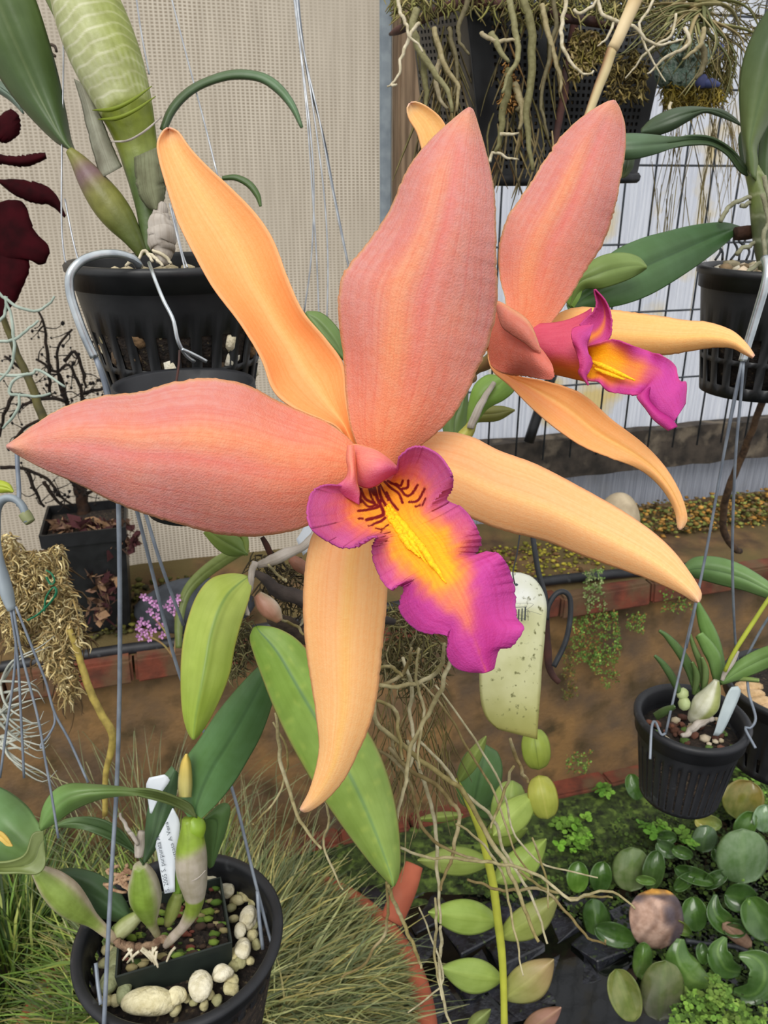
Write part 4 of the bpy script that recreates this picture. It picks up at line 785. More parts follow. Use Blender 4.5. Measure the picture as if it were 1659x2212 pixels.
ptube('pseudobulb', [(405, 1768), (412, 1800), (413, 1840), (414, 1880), (420, 1925), (418, 1960), (398, 1998), (372, 2026), (358, 2042)], [.485, .49, .505, .53], [12, 28, 33, 29, 20, 15, 11, 11, 8], m_bulb, A2, sides=22, n=60,
      colf=lambda v, an: mixc(mixc((134, 160, 50), (178, 168, 152), sstep(.14, .20, v + .03 * np.cos(an + 1))), mixc((130, 152, 56), (190, 176, 164), sstep(.54, .66, v)), sstep(.455, .475, v)), label='tallest pseudobulb in a papery grey sheath')
ptube('sheath_ring', [(388, 1888), (405, 1902), (425, 1898), (444, 1880)], [.488, .484, .484, .488], [1.2, 2, 2, 1.2], m_paper, A2)
ptube('pseudobulb', [(384, 1930), (378, 1950), (370, 1975), (362, 1998)], [.53, .535], [10, 15, 14, 8], m_bulb, A2, sides=16, colf=c_b((148, 160, 88), (120, 140, 56), (140, 140, 90)))
ptube('pseudobulb', [(300, 1978), (282, 1992), (262, 2010), (252, 2036)], [.535, .535], [12, 18, 18, 8], m_bulb, A2, sides=16, colf=c_b((170, 174, 130), (140, 154, 84), (150, 150, 110)))
ptube('rhizome', [(252, 2030), (272, 2045), (300, 2052), (330, 2040), (352, 2030), (372, 2036)], .528, [8, 10, 11, 10, 9, 7], mat('rhizome', (158, 132, 106), (104, 78, 60), rough=.9, scale=200, bump=.9), A2, wob=.001, sides=9)
ptube('old_shoot', [(300, 1850), (302, 1820), (306, 1796)], .49, [9, 11, 7], m_paper, A2, sides=12)
ptube('dead_stalk', [(298, 1825), (284, 1800), (268, 1775), (258, 1758)], .485, [4, 5, 4, 3], m_paper, A2, wob=.0006)
for k in range(7):
    x, y = 225 + rs.rand() * 50, 1850 + rs.rand() * 45; ptube('dead_root', [(x, y), (x + rs.randn() * 14, y + 12), (x + rs.randn() * 18, y + 26), (x + 20, y + 40)], .52, [3.5, 4, 3], mat('dead_root', (176, 146, 116), (138, 104, 80), rough=.9, scale=200, bump=.6) if 'dead_root' not in bpy.data.materials else bpy.data.materials['dead_root'], A2, wob=.0006)
for k in range(12):
    a_ = rs.rand() * 6.3; x, y = 320 + rs.randn() * 26, 2045 + rs.rand() * 10; ptube('root', [(x, y), (x + 14 * math.cos(a_), y + 12), (x + 26 * math.cos(a_), y + 22 + rs.rand() * 14)], .52, [3, 3, 2], m_root, A2)
# leaves
LF = dict(nt=50, nu=30)
leaf(A2, [(92, 1878), (100, 1830), (92, 1795), (78, 1770), (58, 1742), (20, 1712), (-30, 1690), (-60, 1690)], [(76, 1890), (40, 1880), (0, 1884), (-40, 1880), (-60, 1860), (-80, 1830), (-90, 1800), (-90, 1760)], [.50, .495, .50, .52], (98, 130, 68), (92, 134, 84), (120, 150, 90), bow=[0, -.012, -.014], ruf=(.006, 1.0), **LF)
leaf(A2, [(95, 1794), (70, 1802), (56, 1842), (30, 1858), (-10, 1862), (-50, 1850)], [(95, 1830), (98, 1868), (80, 1888), (40, 1886), (0, 1886), (-50, 1880)], [.488, .485, .485], (112, 126, 72), (126, 140, 80), bow=[0, .006], **LF)
leaf(A2, [(-30, 1790), (0, 1795), (16, 1808), (27, 1826)], [(-30, 1800), (0, 1815), (14, 1826), (27, 1828)], [.483, .483], (230, 190, 96), name='yellow_tip', bow=0)
leaf(A2, [(424, 1762), (408, 1735), (340, 1708), (280, 1702), (210, 1696), (150, 1694), (116, 1710), (94, 1744), (86, 1788)], [(425, 1768), (380, 1742), (330, 1726), (280, 1718), (222, 1724), (165, 1746), (120, 1776), (100, 1788), (88, 1794)], [.485, .47, .455, .45, .455], (92, 106, 58), (104, 146, 74), (110, 128, 80), bow=[0, .004, -.004, -.008, -.002], **LF)
leaf(A2, [(412, 1770), (392, 1740), (388, 1690), (402, 1640), (430, 1600), (470, 1540), (520, 1480), (560, 1440), (584, 1424)], [(430, 1772), (468, 1736), (505, 1690), (535, 1640), (562, 1590), (584, 1530), (594, 1480), (592, 1440), (587, 1424)], [.487, .485, .475, .46, .45], (82, 124, 70), (72, 112, 62), (58, 88, 52), bow=[0, -.008, -.010, -.004], label='broad dark green leaf slanting up to the right', **LF)
leaf(A2, [(308, 1868), (285, 1826), (262, 1795), (225, 1772), (180, 1764), (145, 1770), (116, 1784)], [(312, 1868), (290, 1842), (255, 1822), (215, 1804), (172, 1790), (140, 1786), (117, 1788)], [.50, .495, .49, .49], (60, 86, 50), (84, 112, 66), bow=[0, .003, -.005], **LF)
leaf(A2, [(120, 1882), (150, 1876), (185, 1880), (220, 1892), (252, 1920), (272, 1950), (284, 1984)], [(120, 1888), (140, 1925), (170, 1958), (205, 1976), (240, 1988), (270, 1990), (284, 1988)], [.53, .535, .54], (54, 82, 52), (58, 88, 54), (70, 96, 62), bow=-.006, **LF)
leaf(A2, [(308, 1862), (314, 1800), (322, 1740), (345, 1690), (372, 1655)], [(314, 1864), (345, 1820), (365, 1780), (378, 1730), (384, 1670)], [.50, .505, .51], (62, 92, 58), (72, 104, 68), bow=-.004, **LF)
leaf(A2, [(440, 1772), (442, 1800), (445, 1840), (450, 1868), (454, 1876)], [(442, 1768), (475, 1738), (496, 1742), (488, 1790), (460, 1870)], [.50, .51, .515], (78, 112, 58), (80, 116, 60), bow=-.005, **LF)
leaf(A2, [(376, 1930), (372, 1890), (378, 1860), (386, 1845)], [(392, 1930), (402, 1900), (402, 1870), (392, 1846)], [.505, .50], (104, 142, 42), (92, 128, 52), bow=-.004)
leaf(A2, [(388, 1722), (386, 1690), (392, 1650), (402, 1629)], [(412, 1722), (414, 1690), (411, 1650), (403, 1628)], [.476, .474], (196, 184, 110), (236, 200, 92), name='flower_sheath', bow=-.005, nu=10)
ptube('leaf_joint', [(412, 1768), (422, 1785), (428, 1812)], .487, [16, 22, 12], mat('fresh_green', (140, 168, 46), (120, 150, 44), rough=.4, scale=60, bump=.05), A2, sides=14)
# plant label with handwriting
A3 = thing('plant_label', 'bent white plastic plant label with grey handwriting stuck in the lower left pot', 'label', P(375, 1925, .515))
TL = [(318, 1686), (319, 1712), (322, 1740), (326, 1757)], [(352, 1674), (366, 1685), (350, 1712), (328, 1757)]
sheet('label_top', [(322, 1680), (316, 1694), (317, 1710), (321, 1735), (324, 1756)], [(355, 1673), (367, 1685), (352, 1708), (338, 1735), (328, 1757)], [.492, .493], m_white, A3, nt=12, nu=5, th=.0006)
sheet('label_blade', [(372, 1746), (360, 1772), (337, 1820), (340, 1845), (348, 1890), (356, 1930)], [(374, 1746), (388, 1775), (386, 1810), (382, 1850), (378, 1890), (378, 1926)], [.498, .500, .502], m_white, A3, nt=16, nu=5, th=.0006)
def writing(txt, p0, p1, d, hpx, m, par, name='handwriting', flip=False):
    cu = bpy.data.curves.new(name, 'FONT'); cu.body = txt; cu.align_x = 'LEFT'; cu.extrude = .0; cu.resolution_u = 2
    o = bpy.data.objects.new(name, cu); SC.collection.objects.link(o); a_, b_ = P(p0[0], p0[1], d), P(p1[0], p1[1], d)
    X = b_ - a_; ln = np.linalg.norm(X); X /= ln; n_ = CAM - a_; n_ /= np.linalg.norm(n_); Y = np.cross(n_, X); Y /= np.linalg.norm(Y); Zv = np.cross(X, Y)
    cu.size = hpx * d / FPX; bpy.context.view_layer.update(); w = max(o.dimensions.x, 1e-5); sc = ln / w
    base = np.array(ORG.get(par.name, (0, 0, 0))) if par is not None else np.zeros(3)
    M_ = Matrix.Identity(4)
    for i in range(3): M_[i][0] = X[i] * sc; M_[i][1] = Y[i]; M_[i][2] = Zv[i]; M_[i][3] = a_[i] - base[i]
    cu.materials.append(m); o.matrix_basis = M_
    bpy.context.view_layer.update(); me = bpy.data.meshes.new_from_object(o.evaluated_get(bpy.context.evaluated_depsgraph_get()))
    n = bpy.data.objects.new(name, me); SC.collection.objects.link(n); n.matrix_basis = M_; bpy.data.objects.remove(o)
    if par is not None: n.parent = par
    return n
writing('S. 2005 S. purpurata A', (366, 1925), (344, 1806), .4985, 13, m_ink, A3)
writing('guttata A Vera', (384, 1860), (362, 1775), .4975, 11, m_ink, A3)
# pale stones in the gap between the pots
zs_ = pc5[2] - .022; k = 0
big = [(330, 2165, 62, 25, 'longest flat pale stone in the round pot, at its front edge'), (434, 2132, 24, 26, 'round white pumice stone right of the long flat one, in the round pot'), (478, 2104, 24, 20, 'pale stone between the white round one and the pot wall, front right'), (383, 2150, 20, 18, 'small yellowish stone between the long flat stone and the round white one'),
       (523, 2048, 20, 20, 'pale stone against the right wall of the round pot, above the front right one'), (538, 1978, 21, 28, 'tallest pale stone by the right wall of the round pot'), (520, 2008, 13, 16, 'small stone tucked left of the tallest one at the right wall'), (268, 2142, 14, 22, 'upright greenish stone at the front left of the inner pot'),
       (236, 2120, 22, 30, 'large mossy grey-green stone at the left wall of the round pot'), (250, 2070, 17, 24, 'mossy stone between the left wall and the inner pot'), (455, 1896, 18, 14, 'tan pebble at the back of the round pot behind the tallest pseudobulb'), (492, 1922, 15, 15, 'small pale pebble at the back right of the round pot')]
for (x, y, rx, ry, lab) in big:
    p = hitz(x, y, zs_ + .004); s_ = proj(p)[2] / FPX; b = MB(); gr = x < 290
    blob(b, p, np.array([rx * s_, ry * s_ * 1.15, min(rx, ry) * s_ * .8]), seed=int(x), sub=3, rough=.2, col=lin((150, 158, 124) if gr else (234, 228, 196) if y > 2140 or k == 3 else (236, 232, 214)))
    tag(b.build('pumice_stone', m_stone), lab, 'stone', 'stones in the round pot')
sm = [(300, 2148), (352, 2158), (402, 2156), (418, 2165), (455, 2150), (500, 2120), (505, 2085), (508, 2062), (545, 2020), (552, 2040), (540, 2075), (498, 2135), (470, 2160), (230, 2160), (236, 2050), (248, 2030), (512, 1945), (530, 1935), (500, 1960), (470, 1912), (548, 1945), (518, 2078), (380, 2180), (440, 2172), (226, 2080), (262, 2110), (505, 1985), (545, 1998), (250, 2160), (280, 2160)]
for i, (x, y) in enumerate(sm):
    p = hitz(x, y, zs_ - .002); s_ = proj(p)[2] / FPX; b = MB(); r_ = 9 + rs.rand() * 6; blob(b, p, np.array([r_, r_ * 1.1, r_ * .8]) * s_, seed=i, sub=2, rough=.22, col=lin((214, 208, 168) if i % 3 else (176, 176, 136)))
    ar = 'front' if y > 2130 and x > 300 else 'left side' if x < 300 else 'back' if y < 1950 else 'right side'
    tag(b.build('pumice_stone', m_stone), 'small pale pebble at the %s of the stone-ringed round pot' % ar, 'stone', 'small pebbles at the %s of the round pot' % ar)

# ------------------------------------------------------------------ centre: orchid mounted on a piece of wood, with its roots
B1 = thing('mounted_orchid', 'orchid mounted on a dark piece of wood behind the flower, trailing long bare roots', 'plant', P(620, 1290, .45))
m_slab = mat('mount_wood', (84, 74, 68), (46, 40, 38), rough=.9, scale=60, bump=.8)
ptube('mount', [(548, 1236), (590, 1268), (640, 1292), (700, 1312), (780, 1330), (850, 1345)], [.46, .465, .47], [10, 26, 28, 28, 24, 12], m_slab, B1, sides=12, wob=.0008, flat=.6)
ptube('mount', [(560, 1300), (600, 1340), (660, 1372), (720, 1400)], [.475, .48], [14, 30, 30, 16], m_bark, B1, sides=10, wob=.001, flat=.6)
ptube('dry_sheath', [(556, 1222), (585, 1210), (620, 1196), (648, 1184), (672, 1166), (690, 1140)], .425, [7, 12, 13, 9, 10, 9], m_paper, B1, sides=12, wob=.0003)
ptube('old_stem', [(552, 1214), (546, 1240), (538, 1270), (530, 1300), (534, 1330)], .42, [8, 7, 8, 6, 5], m_paper, B1, sides=10, wob=.0005)
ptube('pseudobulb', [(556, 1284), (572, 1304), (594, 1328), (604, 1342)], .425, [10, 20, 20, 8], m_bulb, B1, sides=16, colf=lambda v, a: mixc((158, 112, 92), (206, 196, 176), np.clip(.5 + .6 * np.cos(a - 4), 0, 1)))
ptube('pseudobulb', [(628, 1205), (648, 1222), (666, 1236)], .45, [9, 15, 10], m_bulb, B1, sides=14, colf=lambda v, a: mixc((150, 98, 78), (130, 90, 70), v))
ptube('stem', [(566, 1160), (576, 1178), (586, 1202)], .43, [5, 7, 6], m_bark, B1, colf=lambda v, a: np.ones(v.shape + (3,)) * np.array([190, 130, 110]))
leaf(B1, [(530, 1243), (495, 1240), (455, 1252), (425, 1290), (404, 1350), (394, 1410), (392, 1480), (396, 1540), (406, 1578), (417, 1597)], [(545, 1250), (538, 1290), (520, 1345), (505, 1400), (496, 1450), (478, 1500), (456, 1545), (436, 1578), (419, 1597)],
     [.42, .405, .395, .39, .395], (172, 190, 84), (158, 184, 64), (96, 128, 64), (186, 176, 84), ribw=.05, bow=[0, -.009, -.012, -.006], keel=-.0026, label='yellow-green leaf hanging at the left', nt=56, nu=48)
leaf(B1, [(548, 1355), (540, 1378), (548, 1410), (570, 1470), (600, 1545), (640, 1625), (690, 1710), (745, 1790), (800, 1862), (835, 1900), (848, 1913)], [(560, 1352), (600, 1358), (645, 1385), (690, 1440), (735, 1500), (780, 1562), (810, 1610), (838, 1680), (856, 1760), (863, 1840), (860, 1890), (850, 1914)],
     [.425, .415, .40, .39, .385, .38], (122, 158, 56), (134, 160, 72), (62, 104, 66), (150, 136, 84), ribw=.045, spots=.3, bow=[0, -.008, -.012, -.008], keel=-.0016, label='longest green leaf, spotted, hanging behind the lower sepal', nt=64, nu=52)
leaf(B1, [(536, 1196), (500, 1200), (470, 1185), (440, 1150)], [(534, 1200), (520, 1165), (490, 1148), (455, 1140)], [.46, .45], (112, 140, 64), (132, 152, 66), bow=-.003)
leaf(B1, [(530, 1200), (520, 1190), (500, 1150), (492, 1130)], [(534, 1198), (536, 1170), (530, 1150), (520, 1140)], [.46, .46], (138, 158, 66), (120, 148, 60), bow=-.003)
leaf(B1, [(660, 676), (664, 700), (690, 738), (715, 760), (744, 778)], [(662, 674), (690, 676), (716, 695), (740, 730), (748, 778)], [.42, .42], (98, 128, 62), (86, 116, 56), bow=-.004)
# roots, longest first, hand placed
rt_ = [([(975, 1370), (978, 1410), (965, 1450), (950, 1490), (932, 1530), (908, 1575), (885, 1620), (878, 1680), (862, 1740), (856, 1780)], 6), ([(808, 1500), (812, 1560), (860, 1600), (905, 1640), (950, 1670), (1000, 1710), (1030, 1760), (1062, 1820), (1092, 1865), (1115, 1910), (1130, 1960), (1150, 2005), (1162, 2034)], 6.5),
    ([(840, 1615), (870, 1650), (905, 1675), (940, 1695), (975, 1730), (992, 1760), (988, 1800), (978, 1850), (960, 1890), (950, 1925)], 5.5), ([(880, 1600), (905, 1660), (925, 1720), (940, 1790), (945, 1870), (948, 1940), (952, 1996)], 5), ([(596, 1540), (602, 1600), (612, 1668), (640, 1750), (668, 1800), (694, 1834)], 5),
    ([(838, 1912), (852, 1950), (870, 1990), (890, 2040), (905, 2070), (912, 2092)], 5), ([(800, 1610), (850, 1640), (880, 1680), (895, 1730), (912, 1790), (960, 1830), (1010, 1850), (1060, 1862)], 4.5), ([(905, 1600), (960, 1660), (1010, 1720), (1060, 1760), (1075, 1790), (1090, 1840), (1120, 1890), (1148, 1935), (1172, 2000), (1182, 2038)], 4.5),
    ([(862, 1830), (920, 1850), (1000, 1856), (1080, 1866), (1130, 1878), (1190, 1910), (1235, 1945), (1262, 1935), (1300, 1924), (1335, 1932), (1372, 1964)], 4.2), ([(1120, 1880), (1160, 1912), (1210, 1930), (1240, 1942), (1280, 1936), (1322, 1938)], 3.6), ([(1010, 1900), (1060, 1918), (1110, 1924), (1170, 1920), (1206, 1950), (1240, 1990), (1270, 2024), (1304, 2038), (1310, 2030)], 4),
    ([(952, 2000), (954, 2040), (950, 2090), (955, 2140), (962, 2180), (975, 2215)], 4.6), ([(940, 1940), (942, 2010), (938, 2070), (946, 2110), (958, 2160)], 3.8), ([(1150, 1810), (1166, 1860), (1180, 1900), (1184, 1960)], 3), ([(905, 1470), (960, 1530), (1000, 1600), (1050, 1680), (1090, 1770), (1108, 1830), (1150, 1900)], 3.2),
    ([(940, 1480), (1000, 1560), (1080, 1690), (1110, 1800), (1160, 1860), (1220, 1880), (1290, 1895)], 3.0), ([(820, 1480), (880, 1480), (930, 1465), (955, 1430), (960, 1390)], 6), ([(800, 1510), (850, 1530), (860, 1580), (868, 1640)], 5), ([(840, 1560), (850, 1620), (870, 1680), (850, 1750), (852, 1790)], 4), ([(608, 1490), (615, 1560), (650, 1640)], 3.4), ([(690, 1700), (712, 1760), (700, 1820), (720, 1880), (740, 1925)], 3.2),
    ([(590, 1560), (620, 1620), (610, 1700), (560, 1770), (545, 1780)], 3), ([(835, 1905), (838, 1960), (830, 2020), (806, 2050), (790, 2080), (740, 2110)], 4), ([(905, 1960), (960, 2110), (930, 2150), (880, 2190)], 2.6), ([(985, 1780), (1050, 1830), (1090, 1900), (1106, 1990), (1122, 2060), (1130, 2110)], 3.4), ([(1110, 1655), (1090, 1700), (1078, 1740), (1060, 1790)], 4), ([(1102, 1596), (1120, 1650), (1140, 1690)], 5),
    ([(870, 1420), (890, 1480), (885, 1540), (895, 1600), (880, 1680)], 5), ([(905, 1400), (900, 1460), (915, 1540), (900, 1620), (905, 1660)], 4), ([(805, 1450), (840, 1440), (870, 1460)], 5), ([(810, 1480), (850, 1470), (880, 1440), (890, 1400)], 5), ([(640, 1300), (655, 1325), (650, 1352)], 4), ([(580, 1220), (605, 1245), (620, 1255)], 3.5), ([(610, 1340), (640, 1350), (655, 1372)], 4)]
for i, (q, r_) in enumerate(rt_):
    cl = [(158, 148, 108), (140, 128, 80), (128, 112, 70), (176, 168, 136)][i % 4]; d0 = .42 + .02 * (i % 4)
    def cf(v, a, cl=cl): return mixc(cl, (200, 192, 164), .5 * np.clip(np.sin(v * 9 + i), 0, 1)) * np.ones(v.shape + (1,))
    ptube('root', q, [d0, d0 + .015, d0 - .01], [(r_ := r_ * .86) * .8, r_, r_, r_ * .9, r_ * .6], mat('aerial_root', (255, 255, 255), (214, 210, 196), rough=.75, scale=240, bump=.25, attr=True) if 'aerial_root' not in bpy.data.materials else bpy.data.materials['aerial_root'], B1, sides=8, wob=.0005, colf=cf)
tufts('lichen', [(840, 1290), (900, 1330), (960, 1390), (955, 1450), (900, 1490), (810, 1440), (820, 1400), (835, 1330)], .50, 520, [(128, 126, 84), (150, 150, 112), (108, 100, 70), (176, 174, 148)], 60, B1, m_root, 5, r=2.0, ddep=.03)
tufts('lichen', [(500, 1360), (540, 1330), (548, 1400), (510, 1470), (490, 1440)], .47, 220, [(128, 130, 96), (150, 150, 116), (100, 94, 70)], 46, B1, m_root, 6, r=2.0, ddep=.03)
tufts('lichen', [(545, 1190), (660, 1200), (690, 1300), (640, 1330), (560, 1280)], .485, 200, [(96, 88, 66), (120, 112, 84), (70, 62, 48)], 50, B1, m_root, 7, r=2.2, ddep=.02)
tufts('fine_roots', [(800, 1480), (960, 1480), (1000, 1620), (900, 1760), (850, 1700)], .50, 90, [(150, 142, 96), (130, 120, 80), (170, 164, 130)], 170, B1, m_root, 9, r=1.7, ddep=.03, down=.75, curl=.45)
o = sheet('plastic_tag', [(640, 1165), (650, 1150), (660, 1130)], [(655, 1200), (672, 1180), (690, 1130)], [.5, .5], m_white, None, nt=8, nu=5); tag(o, 'scrap of white plastic label showing between the left petal and the lower sepal', 'label')

# green shoot behind the two flowers
B2 = thing('orchid_shoot', 'young green orchid leaves with a dry white sheath seen between the two flowers', 'plant', P(1010, 930, .5))
leaf(B2, [(1008, 935), (1012, 880), (1024, 835), (1050, 812), (1075, 812)], [(1016, 935), (1050, 885), (1090, 862), (1112, 840), (1110, 815)], [.50, .49, .49], (128, 164, 66), (112, 150, 58), bow=-.005)
leaf(B2, [(985, 925), (1030, 912), (1075, 908), (1112, 886)], [(985, 900), (1030, 882), (1080, 878), (1112, 886)], [.52, .52], (126, 122, 46), (112, 112, 48), bow=-.003, label='olive leaf')
leaf(B2, [(960, 940), (955, 900), (980, 870), (1010, 830)], [(1000, 940), (1012, 900), (1010, 860), (1012, 828)], [.51, .51], (92, 118, 62), (84, 110, 60), bow=-.003)
ptube('dry_sheath', [(1016, 925), (1028, 895), (1045, 862), (1068, 826)], .485, [8, 9, 7, 5], m_paper, B2, sides=10, wob=.0002)
ptube('stem', [(1000, 945), (1012, 930), (1020, 915)], .49, [16, 14, 10], m_bulb, B2, colf=lambda v, a: np.ones(v.shape + (3,)) * np.array([176, 170, 76]))

# ---- creeping shoot with oval leaves, lower centre
B3 = thing('leafy_cane', 'yellow-green upright cane with paired oval leaves, lower centre right', 'plant', P(1085, 2200, .62))
ptube('cane', [(985, 1685), (1010, 1730), (1035, 1790), (1052, 1850), (1066, 1915), (1075, 1985), (1084, 2060), (1088, 2140), (1090, 2260)], [.56, .58, .60, .62], [5, 7, 8, 9, 9, 9, 8, 8, 9], mat('yellow_cane', (182, 186, 66), (160, 162, 60), rough=.5, scale=40, bump=.05, c3=(140, 90, 60), s3=30, k3=(.6, .75)), B3, sides=12)
def lf2(par, b_, t_, w_, d0, d1, a, bb=None, bend=0, rib=(196, 204, 120), bow=-.006, **k):
    L, R = blade(b_, t_, w_, bend=bend, k=k.pop('k', .9)); return leaf(par, L, R, [d0, (d0 + d1) / 2 - .005, d1], a, bb, rib, bow=bow, ribw=.05, keel=-.001, nt=34, nu=16, th=.0009, **k)
cl = (156, 178, 84)
lf2(B3, (1060, 1862), (902, 1858), 31, .60, .58, cl, (146, 160, 78)); lf2(B3, (1078, 1990), (925, 1970), 38, .61, .585, (164, 190, 88), (150, 178, 78)); lf2(B3, (1085, 2116), (952, 2090), 38, .62, .59, (158, 182, 86), (150, 176, 84), bend=-4)
lf2(B3, (1066, 1906), (1180, 1812), 34, .60, .61, (160, 184, 88), (152, 180, 78), bend=8); lf2(B3, (1080, 2026), (1206, 1936), 36, .61, .60, (158, 172, 84), (140, 140, 80), bend=8); lf2(B3, (1088, 2158), (1196, 2072), 42, .62, .61, (160, 164, 92), (170, 140, 100), bend=6, label='leaf flushed brown')
lf2(B3, (1126, 2240), (1212, 2176), 26, .62, .60, (148, 110, 92), (170, 120, 110), label='reddish leaf'); lf2(B3, (1065, 1805), (1160, 1712), 34, .58, .60, (176, 198, 98), (168, 192, 90)); lf2(B3, (1050, 1800), (1140, 1790), 34, .61, .62, (132, 152, 60), (120, 140, 56))
lf2(B3, (1000, 1760), (900, 1770), 10, .6, .6, (140, 158, 70)); lf2(B3, (990, 1690), (1050, 1590), 16, .56, .55, (118, 140, 62), (150, 168, 80)); lf2(B3, (1010, 2225), (1060, 2180), 16, .62, .62, (120, 134, 72))
L, R = oval(1035, 1680, 72, 48, -78, 1.1); leaf(B3, L, R, [.66, .65, .66], (92, 132, 76), (84, 124, 70), None, bow=-.008, label='round bluish green leaf'); L, R = oval(1040, 1712, 60, 40, 60, 1.1); leaf(B3, L, R, [.66, .67], (88, 126, 66), bow=-.006)
L, R = oval(1173, 1722, 47, 31, 78, 1.2); leaf(B3, L, R, [.60, .59, .60], (190, 190, 80), (178, 186, 76), (206, 200, 110), (180, 150, 60), bow=-.006, label='yellow oval leaf'); L, R = oval(1158, 1618, 44, 30, 82, 1.2); leaf(B3, L, R, [.62, .61, .62], (154, 174, 66), (166, 180, 72), None, bow=-.006)
L, R = oval(1098, 1742, 56, 36, 100, 1.1); leaf(B3, L, R, [.62, .61, .62], (164, 190, 96), (156, 184, 88), (190, 204, 120), bow=-.006)

# ---- mottled yellow card tag and black hook
B4 = thing('hanging_tag', 'yellowing mottled plastic tag with rounded white top hanging beside the magenta lip', 'label', P(1110, 1420, .5))
def c_card(u, t, x, y):
    c = mixc((250, 252, 244), (222, 222, 176), sstep(1290, 1330, y)); c = mixc(c, (176, 174, 100), sstep(1440, 1590, y) * .9); return mixc(c, (150, 140, 70), .6 * sstep(.9, 1, np.abs(u)) * sstep(.3, 1, t) + .5 * sstep(.93, 1, t))
sheet('tag_card', [(1118, 1238), (1085, 1238), (1050, 1262), (1042, 1300), (1040, 1350), (1038, 1400), (1036, 1440), (1036, 1480), (1040, 1520), (1052, 1552), (1076, 1575)], [(1124, 1238), (1150, 1248), (1170, 1272), (1180, 1305), (1178, 1350), (1174, 1400), (1170, 1440), (1168, 1480), (1165, 1520), (1162, 1560), (1160, 1597)],
      [.51, .50, .495, .50], m_mustard, B4, nt=40, nu=18, bow=[-.004, -.006, -.002], col=c_card, th=.0008)
for q, w_ in (([(1112, 1303), (1152, 1304), (1136, 1318)], 1), ([(1110, 1312), (1138, 1311)], 2.6), ([(1114, 1318), (1112, 1342)], 1.8), ([(1121, 1316), (1119, 1344)], 2.2), ([(1128, 1314), (1127, 1342)], 2.0), ([(1135, 1312), (1134, 1340)], 2.4), ([(1108, 1336), (1134, 1337)], 1.8), ([(1106, 1344), (1120, 1339)], 1.6), ([(1126, 1322), (1146, 1321), (1170, 1328)], .9), ([(1140, 1318), (1141, 1341)], .9)):
    ptube('printed_mark', q, .4955, w_, m_ink, B4, sides=5, flat=.3, n=10)
for (x, y, r_) in ((1097, 1464, 5), (1102, 1504, 5), (1115, 1263, 5)): b = MB(); blob(b, P(x, y, .4965), np.array([r_, 1.5, r_ * .7]) * .5 / FPX, seed=x, sub=1); b.build('spot', m_ink, B4)
wire('tag_wire', [(1112, 1262), (1108, 1236), (1116, 1200), (1122, 1160), (1126, 1130)], .497, 1.6, m_blackwire, B4)
o = wire('black_hook', [(1150, 1150), (1156, 1195), (1164, 1240), (1178, 1290), (1180, 1340), (1184, 1310), (1200, 1284), (1218, 1278), (1231, 1292), (1232, 1330), (1226, 1370), (1216, 1400), (1204, 1424), (1196, 1440)], .56, 6, m_blackwire, n=70, sides=10); tag(o, 'bent black wire hook dangling right of the yellow tag', 'hook')
o = ptube('rusted_end', [(1182, 1330), (1183, 1400), (1186, 1440), (1196, 1462), (1208, 1474)], .575, [5, 6, 9, 8, 6], m_rust, None, sides=10); tag(o, 'second black wire with a corroded end behind the bent hook', 'wire')

# ------------------------------------------------------------------ upper right: mesh basket with roots, cane, air plants
C1 = thing('mesh_basket', 'black mesh basket overgrown with hanging roots and moss, top right', 'basket', P(1190, 200, .72))
tA, tB, tC = P(884, -10, .80), P(1002, -40, .66), P(1462, -10, .76)
bA, bB, bC = P(925, 360, .82), P(1046, 388, .69), P(1374, 384, .76)
def meshface(name, a, b_, c, d, nu, nv, solid=()):
    """a,b top; d,c bottom; square holes between bars"""
    U = np.linspace(0, 1, nu * 2 + 2); V = np.linspace(0, 1, nv * 2 + 2); G = np.array([[(a * (1 - u) + b_ * u) * (1 - v) + (d * (1 - u) + c * u) * v for u in U] for v in V])
    mask = np.ones((len(V) - 1, len(U) - 1), bool)
    for i in range(len(V) - 1):
        for j in range(len(U) - 1):
            if i % 2 and j % 2 and not any(s0 <= U[j] <= s1 for s0, s1 in solid) and 2 < i < len(V) - 4: mask[i, j] = False
    b = MB(); slab(b, G, .0014, mask=mask); return b.build(name, m_plast, C1, smooth=False)
meshface('side_panel', tB, tC, bC, bB, 34, 26, ((0, .09), (.33, .36), (.94, 1))); meshface('side_panel', tA, tB, bB, bA, 14, 26, ((.85, 1),))
tD, bD = tA + tC - tB, bA + bC - bB
b = MB(); k_ = .93; cT, cB = (tA + tC) / 2, (bA + bC) / 2; V = [cT + (q - cT) * k_ - np.array([0, 0, .012]) for q in (tA, tB, tC, tD)] + [cB + (q - cB) * k_ + np.array([0, 0, .006]) for q in (bA, bB, bC, bD)]
b.add(V, [(0, 1, 2, 3), (7, 6, 5, 4), (0, 4, 5, 1), (1, 5, 6, 2), (2, 6, 7, 3), (3, 7, 4, 0)]); b.build('filling', mat('basket_filling', (60, 48, 34), (20, 17, 14), rough=.95, scale=70, bump=1.0, contrast=(.45, .6), c3=(176, 150, 108), s3=90, k3=(.6, .66)), C1, smooth=False)
b = MB(); tube(b, [bA, bB, bC], .005, n=24, sides=8); tube(b, [bC, bD, bA], .005, n=24, sides=8); b.build('bottom_rail', m_plast2, C1)
ptube('metal_ring', [(843, 74), (868, 62), (930, 32), (985, 10), (1030, 4), (1100, 14), (1180, 30), (1260, 46), (1330, 58)], [.78, .66, .66, .70], [4, 9, 10, 11, 11, 10, 9, 8, 7], m_rust, C1, sides=10, n=40)
